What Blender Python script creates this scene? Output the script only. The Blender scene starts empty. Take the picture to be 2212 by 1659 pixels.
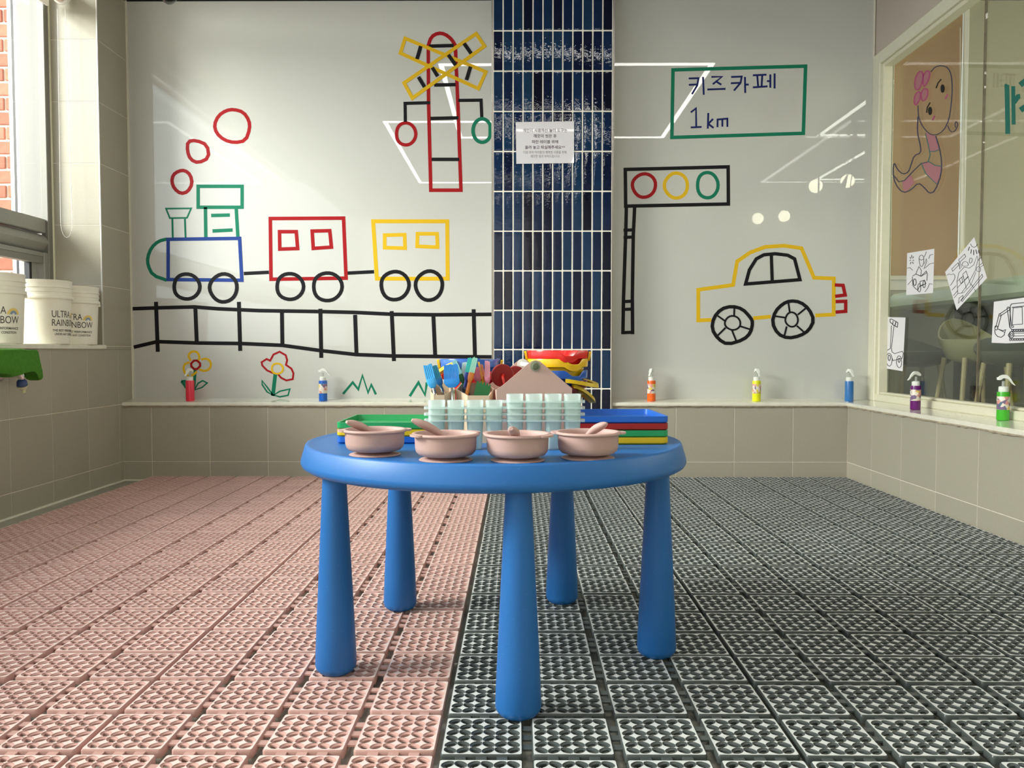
import bpy, bmesh, math, random
from mathutils import Vector, Matrix, Quaternion
random.seed(7)
S = bpy.context.scene
COL = S.collection
PI = math.pi

# ------------------------------------------------------------------ camera, light, exposure
FPX = 1780.0
CAM_H = 0.667
YAW, PITCH = math.atan(12 / FPX), math.atan(72.5 / FPX)
cd = bpy.data.cameras.new('camera'); cam = bpy.data.objects.new('camera', cd); COL.objects.link(cam)
cd.sensor_fit = 'HORIZONTAL'; cd.sensor_width = 36.0; cd.lens = FPX / 2212 * 36.0
cd.clip_start = 0.02; cd.clip_end = 200
cam.location = (0, 0, CAM_H); cam.rotation_euler = (PI / 2 - PITCH, 0, YAW)
S.camera = cam
S.view_settings.view_transform = 'Standard'; S.view_settings.look = 'None'
S.view_settings.exposure = 0.14; S.view_settings.gamma = 1.0
S.view_settings.use_curve_mapping = False
S.cycles.max_bounces = 10; S.cycles.transparent_max_bounces = 16
S.cycles.diffuse_bounces = 6; S.cycles.glossy_bounces = 6; S.cycles.transmission_bounces = 8
S.cycles.sample_clamp_indirect = 8.0

W = bpy.data.worlds.new('overcast_sky'); S.world = W; W.use_nodes = True
bgn = W.node_tree.nodes['Background']
bgn.inputs['Color'].default_value = (0.86, 0.93, 1.0, 1); bgn.inputs['Strength'].default_value = 3.0

def area_light(name, loc, rot, sx, sy, power, color):
    l = bpy.data.lights.new(name, 'AREA'); l.shape = 'RECTANGLE'; l.size = sx; l.size_y = sy
    l.energy = power; l.color = color
    o = bpy.data.objects.new(name, l); COL.objects.link(o); o.location = loc; o.rotation_euler = rot
    return o
# daylight entering through the long window wall on the left
def aimed(loc, target):
    return (Vector(target) - Vector(loc)).to_track_quat('-Z', 'Y').to_euler()
# bright gap of sky between the houses outside, in front and to the left
area_light('bright_sky_gap', (-6.0, 0.7, 3.7), aimed((-6.0, 0.7, 3.7), (-0.2, 2.4, 0.2)), 2.4, 2.4, 800, (1.0, 0.97, 0.91))
# added ambient fill lamp inside the room, behind the camera
area_light('added_room_fill', (-0.9, -2.3, 1.5), (math.radians(86), 0, math.radians(-14)), 2.4, 1.8, 8, (1.0, 0.97, 0.92))
# added lamp that brightens the cafe next door
area_light('added_cafe_fill', (5.6, 3.0, 1.7), (0, math.radians(90), 0), 1.8, 4.0, 110, (1.0, 0.95, 0.82))
LED_EMIT = 16.0

# ------------------------------------------------------------------ picture ray -> point on a plane of the room
def ray(px, py):
    x = (px - 1106) / FPX; y = -(py - 829.5) / FPX
    fy = math.cos(PITCH) + y * math.sin(PITCH); fz = -math.sin(PITCH) + y * math.cos(PITCH)
    c, s = math.cos(YAW), math.sin(YAW)
    return Vector((x * c - fy * s, x * s + fy * c, fz))
def P(px, py, ax, v):
    r = ray(px, py); o = Vector((0, 0, CAM_H)); i = 'xyz'.index(ax)
    return o + r * ((v - o[i]) / r[i])

# ------------------------------------------------------------------ materials
def mat(name, col, rough=0.5, metal=0.0, coat=0.0, coat_rough=0.05, noise=0.0, nscale=30.0, bump=0.0, bscale=200.0,
        trans=0.0, emit=0.0, ecol=None, ior=1.5, spec=0.5, vary=0.0, sub=0.0):
    m = bpy.data.materials.new(name); m.use_nodes = True
    nt = m.node_tree; b = nt.nodes['Principled BSDF']
    c4 = (*col, 1)
    b.inputs['Base Color'].default_value = c4
    b.inputs['Roughness'].default_value = rough; b.inputs['Metallic'].default_value = metal
    b.inputs['Coat Weight'].default_value = coat; b.inputs['Coat Roughness'].default_value = coat_rough
    b.inputs['Transmission Weight'].default_value = trans; b.inputs['IOR'].default_value = ior
    b.inputs['Specular IOR Level'].default_value = spec
    if emit:
        b.inputs['Emission Color'].default_value = (*(ecol or col), 1); b.inputs['Emission Strength'].default_value = emit
    tc = None
    if noise or bump:
        tc = nt.nodes.new('ShaderNodeTexCoord')
    last = None
    if noise:
        n = nt.nodes.new('ShaderNodeTexNoise'); n.inputs['Scale'].default_value = nscale; n.inputs['Detail'].default_value = 5
        nt.links.new(tc.outputs['Object'], n.inputs['Vector'])
        mx = nt.nodes.new('ShaderNodeMix'); mx.data_type = 'RGBA'
        mx.inputs['A'].default_value = (*[max(0, v * (1 - noise)) for v in col], 1)
        mx.inputs['B'].default_value = (*[min(1, v * (1 + noise)) for v in col], 1)
        nt.links.new(n.outputs['Fac'], mx.inputs['Factor']); last = mx.outputs['Result']
        nt.links.new(last, b.inputs['Base Color'])
    if vary:
        oi = nt.nodes.new('ShaderNodeObjectInfo')
        hs = nt.nodes.new('ShaderNodeHueSaturation')
        mr = nt.nodes.new('ShaderNodeMapRange'); mr.inputs['To Min'].default_value = 1 - vary; mr.inputs['To Max'].default_value = 1 + vary
        nt.links.new(oi.outputs['Random'], mr.inputs['Value']); nt.links.new(mr.outputs['Result'], hs.inputs['Value'])
        if last: nt.links.new(last, hs.inputs['Color'])
        else: hs.inputs['Color'].default_value = c4
        nt.links.new(hs.outputs['Color'], b.inputs['Base Color'])
    if bump:
        n2 = nt.nodes.new('ShaderNodeTexNoise'); n2.inputs['Scale'].default_value = bscale; n2.inputs['Detail'].default_value = 3
        nt.links.new(tc.outputs['Object'], n2.inputs['Vector'])
        bp = nt.nodes.new('ShaderNodeBump'); bp.inputs['Strength'].default_value = bump; bp.inputs['Distance'].default_value = 0.002
        nt.links.new(n2.outputs['Fac'], bp.inputs['Height']); nt.links.new(bp.outputs['Normal'], b.inputs['Normal'])
    return m

def thin_fresnel(nt, ior):
    """fresnel of a thin sheet: the same from both sides"""
    fr = nt.nodes.new('ShaderNodeFresnel'); ge = nt.nodes.new('ShaderNodeNewGeometry'); mr = nt.nodes.new('ShaderNodeMapRange')
    mr.inputs['To Min'].default_value = ior; mr.inputs['To Max'].default_value = 1 / ior
    nt.links.new(ge.outputs['Backfacing'], mr.inputs['Value']); nt.links.new(mr.outputs['Result'], fr.inputs['IOR'])
    return fr
def glass_mat(name, tint, refl_tint=(1, 1, 1)):
    m = bpy.data.materials.new(name); m.use_nodes = True; nt = m.node_tree; nt.nodes.clear()
    out = nt.nodes.new('ShaderNodeOutputMaterial'); mx = nt.nodes.new('ShaderNodeMixShader')
    tr = nt.nodes.new('ShaderNodeBsdfTransparent'); gl = nt.nodes.new('ShaderNodeBsdfGlossy'); fr = thin_fresnel(nt, 1.4)
    tr.inputs['Color'].default_value = (*tint, 1); gl.inputs['Color'].default_value = (*refl_tint, 1)
    gl.inputs['Roughness'].default_value = 0.0
    nt.links.new(fr.outputs[0], mx.inputs[0]); nt.links.new(tr.outputs[0], mx.inputs[1]); nt.links.new(gl.outputs[0], mx.inputs[2])
    nt.links.new(mx.outputs[0], out.inputs[0])
    return m

def translucent_mat(name, col, clear=0.35, rough=0.25):
    m = bpy.data.materials.new(name); m.use_nodes = True; nt = m.node_tree; nt.nodes.clear()
    out = nt.nodes.new('ShaderNodeOutputMaterial')
    df = nt.nodes.new('ShaderNodeBsdfDiffuse'); tl = nt.nodes.new('ShaderNodeBsdfTranslucent'); tr = nt.nodes.new('ShaderNodeBsdfTransparent')
    gl = nt.nodes.new('ShaderNodeBsdfGlossy'); fr = thin_fresnel(nt, 1.4)
    for n in (df, tl, tr): n.inputs['Color'].default_value = (*col, 1)
    gl.inputs['Roughness'].default_value = rough
    a, b_, c = (nt.nodes.new('ShaderNodeMixShader') for _ in range(3))
    a.inputs[0].default_value = 0.5; b_.inputs[0].default_value = clear
    nt.links.new(df.outputs[0], a.inputs[1]); nt.links.new(tl.outputs[0], a.inputs[2])
    nt.links.new(a.outputs[0], b_.inputs[1]); nt.links.new(tr.outputs[0], b_.inputs[2])
    nt.links.new(fr.outputs[0], c.inputs[0]); nt.links.new(b_.outputs[0], c.inputs[1]); nt.links.new(gl.outputs[0], c.inputs[2])
    nt.links.new(c.outputs[0], out.inputs[0])
    return m

def blue_tile_mat():
    m = mat('navy_glazed_tile', (0.01, 0.04, 0.13), rough=0.025, coat=0.0, coat_rough=0.02, spec=0.5)
    nt = m.node_tree; b = nt.nodes['Principled BSDF']
    oi = nt.nodes.new('ShaderNodeObjectInfo'); cr = nt.nodes.new('ShaderNodeValToRGB')
    el = cr.color_ramp.elements
    el[0].position = 0.0; el[0].color = (0.002, 0.003, 0.016, 1); el[1].position = 1.0; el[1].color = (0.010, 0.046, 0.115, 1)
    e = el.new(0.2); e.color = (0.003, 0.009, 0.042, 1)
    e = el.new(0.55); e.color = (0.005, 0.024, 0.088, 1)
    nt.links.new(oi.outputs['Random'], cr.inputs['Fac'])
    tc = nt.nodes.new('ShaderNodeTexCoord'); n = nt.nodes.new('ShaderNodeTexNoise'); n.inputs['Scale'].default_value = 22; n.inputs['Detail'].default_value = 4
    # each tile takes its own piece of the glaze pattern
    ad = nt.nodes.new('ShaderNodeVectorMath'); ad.operation = 'ADD'
    nt.links.new(tc.outputs['Object'], ad.inputs[0]); nt.links.new(oi.outputs['Location'], ad.inputs[1])
    nt.links.new(ad.outputs[0], n.inputs['Vector'])
    mx = nt.nodes.new('ShaderNodeMix'); mx.data_type = 'RGBA'; mx.blend_type = 'MULTIPLY'; mx.inputs['Factor'].default_value = 0.5
    nt.links.new(cr.outputs['Color'], mx.inputs['A']); nt.links.new(n.outputs['Fac'], mx.inputs['B'])
    nt.links.new(mx.outputs['Result'], b.inputs['Base Color'])
    n2 = nt.nodes.new('ShaderNodeTexNoise'); n2.inputs['Scale'].default_value = 70; n2.inputs['Detail'].default_value = 2
    nt.links.new(ad.outputs[0], n2.inputs['Vector'])
    bp = nt.nodes.new('ShaderNodeBump'); bp.inputs['Strength'].default_value = 0.16; bp.inputs['Distance'].default_value = 0.002
    nt.links.new(n2.outputs['Fac'], bp.inputs['Height']); nt.links.new(bp.outputs['Normal'], b.inputs['Normal'])
    return m

M = dict(
    panel=mat('grey_white_painted_glass', (0.565, 0.572, 0.53), rough=0.5, coat=1.0, coat_rough=0.004, noise=0.03, nscale=1.5),
    tile=mat('warm_grey_wall_tile', (0.375, 0.35, 0.275), rough=0.38, noise=0.10, nscale=160, vary=0.05, bump=0.08, bscale=300),
    grout=mat('pale_tile_grout', (0.70, 0.64, 0.53), rough=0.9, noise=0.2, nscale=40),
    white_grout=mat('white_grout', (0.86, 0.82, 0.73), rough=0.85, noise=0.12, nscale=60),
    sill=mat('cream_stone_sill', (0.76, 0.74, 0.62), rough=0.18, coat=0.6, noise=0.12, nscale=25, bump=0.05, bscale=60),
    caulk=mat('stained_caulk', (0.45, 0.38, 0.27), rough=0.7, noise=0.6, nscale=35),
    floor=mat('grey_concrete_floor', (0.37, 0.36, 0.30), rough=0.6, noise=0.25, nscale=12),
    silicone=mat('white_silicone', (0.72, 0.70, 0.58), rough=0.5, noise=0.15, nscale=40),
    bluetile=blue_tile_mat(),
    black=mat('black_trim', (0.012, 0.012, 0.013), rough=0.5),
    steel=mat('brushed_edge_trim', (0.42, 0.40, 0.36), rough=0.3, metal=1.0),
    ceiling=mat('dark_ceiling_paint', (0.16, 0.155, 0.15), rough=0.9, noise=0.1),
    plaster=mat('light_plaster', (0.55, 0.52, 0.46), rough=0.9, noise=0.05),
    led=mat('led_diffuser', (1, 1, 1), emit=LED_EMIT, ecol=(1.0, 0.97, 0.92)),
    led_warm=mat('globe_lamp_glass', (1, 1, 1), emit=22.0, ecol=(1.0, 0.90, 0.70)),
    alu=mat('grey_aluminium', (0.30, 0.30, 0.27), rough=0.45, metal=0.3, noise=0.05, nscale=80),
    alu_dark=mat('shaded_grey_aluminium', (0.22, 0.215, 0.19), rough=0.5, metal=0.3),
    alu_light=mat('pale_aluminium', (0.62, 0.61, 0.57), rough=0.4, metal=0.2),
    white_frame=mat('cream_window_frame', (0.70, 0.68, 0.52), rough=0.35, noise=0.06, nscale=40),
    gasket=mat('black_gasket', (0.01, 0.01, 0.015), rough=0.5),
    white=mat('white_plastic', (0.80, 0.79, 0.74), rough=0.35, noise=0.03),
    brick=mat('red_brick', (0.40, 0.115, 0.07), rough=0.85, noise=0.35, nscale=30, vary=0.25, bump=0.4, bscale=120),
    mortar=mat('pale_mortar', (0.62, 0.55, 0.45), rough=0.95, noise=0.15, nscale=60, bump=0.4, bscale=150),
    glass=glass_mat('clear_pane', (0.90, 0.93, 0.89)),
    glass_out=glass_mat('outer_pane', (0.95, 0.97, 0.96)),
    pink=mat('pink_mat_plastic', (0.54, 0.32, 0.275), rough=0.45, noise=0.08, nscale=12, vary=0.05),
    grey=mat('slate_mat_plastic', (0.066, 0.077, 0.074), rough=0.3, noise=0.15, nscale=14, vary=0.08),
    grey_top=mat('glare_slate_mat_top', (0.66, 0.68, 0.66), rough=0.2, noise=0.12, nscale=14, vary=0.05, spec=0.7),  # glare on the flat lands painted in as a paler grey
    pink_top=mat('glare_pink_mat_top', (0.81, 0.63, 0.58), rough=0.3, noise=0.08, nscale=12, vary=0.05),  # highlight on the pink lands put into the colour
    bowl=mat('dusty_pink_silicone', (0.50, 0.33, 0.295), rough=0.55, noise=0.03, nscale=40),
    mint=translucent_mat('mint_translucent_plastic', (0.94, 1.0, 0.98), clear=0.50),
    tgreen=mat('green_tray', (0.012, 0.33, 0.10), rough=0.35),
    tyellow=mat('yellow_tray', (0.75, 0.50, 0.01), rough=0.35),
    tblue=mat('blue_tray', (0.012, 0.13, 0.55), rough=0.35),
    tred=mat('red_tray', (0.36, 0.012, 0.012), rough=0.35),
    beige=mat('beige_caddy_plastic', (0.66, 0.50, 0.34), rough=0.5),
    rose=mat('rose_caddy_plastic', (0.63, 0.42, 0.345), rough=0.5, noise=0.04, nscale=60),
    felt=mat('green_felt', (0.055, 0.22, 0.012), rough=0.95, noise=0.3, nscale=60, bump=0.6, bscale=500),
    chrome=mat('chrome', (0.75, 0.75, 0.75), rough=0.08, metal=1.0),
    paper=mat('laminated_paper', (0.76, 0.74, 0.78), rough=0.5, coat=0.8, coat_rough=0.03, bump=0.1, bscale=12),
    sheet=mat('white_paper_sheet', (0.78, 0.76, 0.78), rough=0.7, noise=0.03, nscale=20),
    ink=mat('purple_black_ink', (0.06, 0.02, 0.06), rough=0.8),
    ink_grey=mat('grey_ink', (0.16, 0.14, 0.16), rough=0.8),
    line=mat('dark_print_line', (0.03, 0.028, 0.04), rough=0.8),
    bucket=mat('cream_white_bucket_plastic', (0.82, 0.79, 0.68), rough=0.4, noise=0.03, nscale=20),
    bucket_text=mat('dark_grey_print', (0.055, 0.05, 0.045), rough=0.7),
    rb_y=mat('yellow_print', (0.78, 0.58, 0.18), rough=0.6), rb_g=mat('green_grey_print', (0.42, 0.45, 0.25), rough=0.6), rb_b=mat('blue_grey_print', (0.22, 0.31, 0.45), rough=0.6),
    tp_red=mat('red_tape', (0.36, 0.008, 0.012), rough=0.45, spec=0.15), tp_green=mat('green_tape', (0.008, 0.19, 0.105), rough=0.45, spec=0.15),
    tp_blue=mat('blue_tape', (0.020, 0.055, 0.27), rough=0.45, spec=0.15), tp_black=mat('black_tape', (0.009, 0.009, 0.011), rough=0.45, spec=0.15),
    tp_yellow=mat('yellow_tape', (0.74, 0.46, 0.015), rough=0.45, spec=0.15), tp_navy=mat('navy_tape', (0.012, 0.018, 0.12), rough=0.45, spec=0.15),
    tp_white=mat('off_white_tape', (0.56, 0.55, 0.51), rough=0.45, spec=0.15),
    mk_navy=mat('navy_marker', (0.03, 0.035, 0.08), rough=0.6), mk_pink=mat('pink_marker', (0.42, 0.17, 0.19), rough=0.7),
    mk_magenta=mat('magenta_marker', (0.42, 0.07, 0.18), rough=0.7), mk_teal=mat('teal_marker', (0.05, 0.15, 0.14), rough=0.6), mk_green=mat('green_window_marker', (0.004, 0.13, 0.095), rough=0.6),
    blind=mat('brown_roller_blind', (0.34, 0.215, 0.105), rough=0.9, noise=0.06, nscale=60),
    cafe_wall=mat('cafe_wall', (0.44, 0.42, 0.31), rough=0.9, noise=0.05),
    cafe_dark=mat('cafe_low_wall', (0.11, 0.12, 0.09), rough=0.8, noise=0.1),
    counter=mat('pale_mint_counter', (0.52, 0.60, 0.46), rough=0.35),
    wood=mat('pale_wood', (0.50, 0.40, 0.22), rough=0.5, noise=0.2, nscale=25),
    seat_dark=mat('dark_seat_shell', (0.10, 0.11, 0.085), rough=0.4), seat_olive=mat('olive_seat_shell', (0.34, 0.31, 0.17), rough=0.4),
)
def table_mat():
    m = mat('blue_table_plastic', (0.013, 0.140, 0.43), rough=0.42, bump=0.10, bscale=900)
    nt = m.node_tree; b = nt.nodes['Principled BSDF']
    tc = nt.nodes.new('ShaderNodeTexCoord'); mp = nt.nodes.new('ShaderNodeMapping'); mp.inputs['Scale'].default_value = (9, 9, 60)
    mp.inputs['Rotation'].default_value = (0.5, 0.7, 0.4)
    n = nt.nodes.new('ShaderNodeTexNoise'); n.inputs['Scale'].default_value = 6; n.inputs['Detail'].default_value = 6
    cr = nt.nodes.new('ShaderNodeValToRGB'); cr.color_ramp.elements[0].position = 0.70; cr.color_ramp.elements[1].position = 0.80
    cr.color_ramp.elements[0].color = (0.013, 0.140, 0.43, 1); cr.color_ramp.elements[1].color = (0.13, 0.34, 0.66, 1)
    nt.links.new(tc.outputs['Object'], mp.inputs['Vector']); nt.links.new(mp.outputs[0], n.inputs['Vector'])
    nt.links.new(n.outputs['Fac'], cr.inputs['Fac']); nt.links.new(cr.outputs['Color'], b.inputs['Base Color'])
    return m
M['table'] = table_mat()

# ------------------------------------------------------------------ geometry helpers: every shape is (verts, faces)
def join(*ms):
    V, F = [], []
    for v, f in ms:
        k = len(V); V += [tuple(q) for q in v]; F += [tuple(i + k for i in q) for q in f]
    return V, F
def move(m, d): return [tuple(Vector(v) + Vector(d)) for v in m[0]], m[1]
def xf(m, mtx): return [tuple(mtx @ Vector(v)) for v in m[0]], m[1]
def box(x0, x1, y0, y1, z0, z1, bev=0.0):
    if bev <= 0:
        v = [(x, y, z) for z in (z0, z1) for y in (y0, y1) for x in (x0, x1)]
        return v, [(0, 2, 3, 1), (4, 5, 7, 6), (0, 1, 5, 4), (2, 6, 7, 3), (0, 4, 6, 2), (1, 3, 7, 5)]
    bm = bmesh.new(); bmesh.ops.create_cube(bm, size=1)
    for q in bm.verts: q.co = Vector(((x0 + x1) / 2 + q.co.x * (x1 - x0), (y0 + y1) / 2 + q.co.y * (y1 - y0), (z0 + z1) / 2 + q.co.z * (z1 - z0)))
    bmesh.ops.bevel(bm, geom=bm.edges[:], offset=bev, segments=1, affect='EDGES')
    bm.verts.index_update()
    r = [tuple(q.co) for q in bm.verts], [tuple(q.index for q in f.verts) for f in bm.faces]
    bm.free(); return r
def lathe(prof, n=32, a0=0.0, a1=2 * PI):
    V, F, rings = [], [], []
    full = abs(a1 - a0 - 2 * PI) < 1e-6; k = n if full else n + 1
    for r, z in prof:
        if r < 1e-7: rings.append([len(V)]); V.append((0, 0, z))
        else:
            rings.append(list(range(len(V), len(V) + k)))
            for i in range(k):
                a = a0 + (a1 - a0) * i / n; V.append((r * math.cos(a), r * math.sin(a), z))
    for A, B in zip(rings, rings[1:]):
        for i in range(n):
            j = (i + 1) % k
            if len(A) == 1 and len(B) == 1: continue
            if len(A) == 1: F.append((A[0], B[j], B[i]))
            elif len(B) == 1: F.append((A[i], A[j], B[0]))
            else: F.append((A[i], A[j], B[j], B[i]))
    return V, F
def tube(path, rad, n=10, flat=1.0, up=Vector((0, 0, 1)), closed=False):
    path = [Vector(p) for p in path]; V, F = [], []
    if not callable(rad):
        r0 = rad; rad = (lambda s: r0) if not isinstance(r0, (list, tuple)) else (lambda s: r0[min(len(r0) - 1, int(round(s * (len(r0) - 1))))])
    N = len(path)
    for i, p in enumerate(path):
        t = (path[(i + 1) % N] - path[i - 1]) if closed else (path[min(i + 1, N - 1)] - path[max(i - 1, 0)])
        t.normalize(); u = up if abs(t.dot(up)) < 0.95 else Vector((1, 0, 0))
        s = t.cross(u).normalized(); w = s.cross(t).normalized(); r = rad(i / max(1, N - 1))
        for k in range(n):
            a = 2 * PI * k / n; V.append(tuple(p + s * math.cos(a) * r + w * math.sin(a) * r * flat))
    for i in range(N if closed else N - 1):
        i2 = (i + 1) % N
        for k in range(n):
            F.append((i * n + k, i * n + (k + 1) % n, i2 * n + (k + 1) % n, i2 * n + k))
    if not closed:
        F.append(tuple(range(n - 1, -1, -1))); F.append(tuple((N - 1) * n + k for k in range(n)))
    return V, F
def prism(pts, h, frame=None):
    """outline pts (u, v) extruded by h along w; frame = (origin, u, v, w)"""
    n = len(pts)
    V = [(a, b, 0) for a, b in pts] + [(a, b, h) for a, b in pts]
    F = [tuple(range(n - 1, -1, -1)), tuple(range(n, 2 * n))] + [(i, (i + 1) % n, n + (i + 1) % n, n + i) for i in range(n)]
    if frame:
        o, u, v, w = (Vector(q) for q in frame)
        V = [tuple(o + u * a + v * b + w * c) for a, b, c in V]
    return V, F
def rrect(x0, x1, y0, y1, r, n=4):
    out = []
    for cx, cy, a in ((x1 - r, y1 - r, 0), (x0 + r, y1 - r, 90), (x0 + r, y0 + r, 180), (x1 - r, y0 + r, 270)):
        for i in range(n + 1):
            t = math.radians(a + 90 * i / n); out.append((cx + r * math.cos(t), cy + r * math.sin(t)))
    return out
def loft(rings, cap0=True, cap1=True):
    n = len(rings[0]); V = [tuple(p) for r in rings for p in r]; F = []
    for i in range(len(rings) - 1):
        for k in range(n): F.append((i * n + k, i * n + (k + 1) % n, (i + 1) * n + (k + 1) % n, (i + 1) * n + k))
    if cap0: F.append(tuple(range(n - 1, -1, -1)))
    if cap1: F.append(tuple((len(rings) - 1) * n + k for k in range(n)))
    return V, F
def ellipsoid(c, r, n=14, m=8):
    v, f = lathe([(math.sin(PI * i / m), -math.cos(PI * i / m)) for i in range(m + 1)], n)
    return [(c[0] + a * r[0], c[1] + b * r[1], c[2] + d * r[2]) for a, b, d in v], f

def mesh(name, g, mats, smooth=35):
    me = bpy.data.meshes.new(name); me.from_pydata([tuple(v) for v in g[0]], [], g[1])
    bm = bmesh.new(); bm.from_mesh(me); bmesh.ops.recalc_face_normals(bm, faces=bm.faces); bm.to_mesh(me); bm.free()
    for m in (mats if isinstance(mats, (list, tuple)) else [mats]): me.materials.append(m)
    if smooth:
        me.polygons.foreach_set('use_smooth', [True] * len(me.polygons)); me.set_sharp_from_angle(angle=math.radians(smooth))
    me.update(); return me
def link(name, me, parent=None, loc=None, rot=None):
    o = bpy.data.objects.new(name, me); COL.objects.link(o)
    if parent: o.parent = parent
    if loc is not None: o.location = loc
    if rot is not None: o.rotation_euler = rot
    return o
def part(name, g, m, parent=None, loc=None, smooth=35, world=False, rot=None):
    if world and parent is not None: g = move(g, -Vector(parent.location))
    return link(name, mesh(name, g, m, smooth), parent, loc, rot)
def tag(o, label, cat, group=None):
    o['label'] = label; o['category'] = cat
    if group: o['group'] = group
    return o
def thing(name, label, cat, loc=(0, 0, 0), rot=(0, 0, 0), group=None):
    o = bpy.data.objects.new(name, None); COL.objects.link(o); o.location = loc; o.rotation_euler = rot; o.empty_display_size = 0.05
    return tag(o, label, cat, group)
def struct(name, loc=(0, 0, 0)):
    o = bpy.data.objects.new(name, None); COL.objects.link(o); o.location = loc; o['kind'] = 'structure'; o.empty_display_size = 0.05
    return o
def sobj(name, g, m, smooth=35):
    o = part(name, g, m, smooth=smooth); o['kind'] = 'structure'; return o
def copy_tree(o, parent=None):
    c = o.copy(); COL.objects.link(c)
    if parent: c.parent = parent
    for ch in list(o.children): copy_tree(ch, c)
    return c

# text from the built-in font as flat polygons, width / height normalised
def text_geo(body, height=None, width=None, align='CENTER', bold=0.0):
    c = bpy.data.curves.new('t', 'FONT'); c.body = body; c.align_x = align; c.resolution_u = 3; c.offset = bold
    o = bpy.data.objects.new('t', c); COL.objects.link(o); bpy.context.view_layer.update()
    me = o.evaluated_get(bpy.context.evaluated_depsgraph_get()).to_mesh()
    V = [tuple(v.co) for v in me.vertices]; F = [tuple(p.vertices) for p in me.polygons]
    bpy.data.objects.remove(o); bpy.data.curves.remove(c)
    xs = [v[0] for v in V]; ys = [v[1] for v in V]
    w, h = max(xs) - min(xs), max(ys) - min(ys); cx, cy = (max(xs) + min(xs)) / 2, (max(ys) + min(ys)) / 2
    sy = (height / h) if height else width / w; sx = (width / w) if width else sy
    return [((x - cx) * sx, (y - cy) * sy, 0) for x, y, z in V], F

# flat strip of tape / pen stroke along picture points, laid on a plane of the room
def stroke2d(pts, w, closed=False):
    pts = [Vector(p) for p in pts]; n = len(pts); L, R = [], []
    for i in range(n):
        if closed: a, b = pts[i - 1], pts[(i + 1) % n]
        else: a, b = pts[max(i - 1, 0)], pts[min(i + 1, n - 1)]
        p = pts[i]; d1 = (p - a); d2 = (b - p)
        if d1.length < 1e-6: d1 = d2
        if d2.length < 1e-6: d2 = d1
        d1 = d1.normalized(); d2 = d2.normalized(); t = d1 + d2
        if t.length < 1e-3: t = d1
        t.normalize(); nn = Vector((-t.y, t.x)); k = 1 / max(0.55, Vector((-d1.y, d1.x)).dot(nn))
        L.append(p + nn * w / 2 * k); R.append(p - nn * w / 2 * k)
    V = [tuple(q) for q in L + R]; F = []
    for i in range(n if closed else n - 1):
        j = (i + 1) % n; F.append((i, j, n + j, n + i))
    if not closed:
        e0, e1 = 0, 0
    return V, F
def ell(cx, cy, rx, ry, n=26, wob=0.03, seed=1):
    r = random.Random(seed); ph = r.random() * 6
    return [(cx + rx * (1 + wob * math.sin(3 * t + ph)) * math.cos(t), cy + ry * (1 + wob * math.sin(2 * t + ph)) * math.sin(t)) for t in (2 * PI * i / n for i in range(n))]
def thick(V2, F2, to3, normal, h):
    """flat picture polygons -> thin slab on the plane: to3 maps a picture point, normal points into the room"""
    nrm = Vector(normal); b = [to3(*v) for v in V2]; n = len(b)
    V = [tuple(p) for p in b] + [tuple(p + nrm * h) for p in b]
    F = [tuple(f) for f in F2] + [tuple(i + n for i in f) for f in F2]
    cnt = {}
    for f in F2:
        for i in range(len(f)):
            e = (f[i], f[(i + 1) % len(f)]); k = tuple(sorted(e)); cnt.setdefault(k, []).append(e)
    for k, es in cnt.items():
        if len(es) == 1: a, c = es[0]; F.append((a, c, c + n, a + n))
    return V, F

# ------------------------------------------------------------------ room constants
ZF = -0.026                      # bare floor; 0 is the top of the mats
XL, XR = -2.092, 1.741           # left wall, right low wall
YB, YP = 4.345, 4.46             # low back wall, painted glass above the ledge
XG = 1.90                        # right upper wall / window frame face
ZC = 2.95                        # ceiling
YN = -2.6                        # wall behind the camera
TW = 0.3085                      # wall tile pitch
VJ = [0.078 + 0.305 * k for k in range(-1, 11)]

def tile_obj(parent, mcache, rect, plane, m, th=0.008, name='tile', bev=0.0012, gap=0.0015):
    """one wall tile; plane = (axis, value, sign): face looks along sign*axis"""
    u0, u1, v0, v1 = rect; u0 += gap; u1 -= gap; v0 += gap; v1 -= gap
    if u1 - u0 < 0.008 or v1 - v0 < 0.008: return
    ax, val, sg = plane; key = (round(u1 - u0, 3), round(v1 - v0, 3), ax, sg, m.name)
    if key not in mcache:
        a, b = (u1 - u0) / 2, (v1 - v0) / 2
        ring = lambda i, d: [(-a + i, -b + i, d), (a - i, -b + i, d), (a - i, b - i, d), (-a + i, b - i, d)]
        V, F = loft([ring(0, -th), ring(0, -bev), ring(bev, 0)], False, True)
        if ax == 'y': V = [(x, sg * z, y) for x, y, z in V]
        else: V = [(sg * z, x, y) for x, y, z in V]
        mcache[key] = mesh(name, (V, F), m, smooth=0)
    uc, vc = (u0 + u1) / 2, (v0 + v1) / 2
    link(name, mcache[key], parent, (uc, val, vc) if ax == 'y' else (val, uc, vc))
MC = {}
def tile_field(parent, plane, us, vs, m, skip=None, **kw):
    for u0, u1 in zip(us, us[1:]):
        for v0, v1 in zip(vs, vs[1:]):
            if skip and skip(u0, u1, v0, v1): continue
            tile_obj(parent, MC, (u0, u1, v0, v1), plane, m, **kw)
def cut(vals, lo, hi):
    return sorted({lo, hi} | {v for v in vals if lo + 0.004 < v < hi - 0.004})

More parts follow.
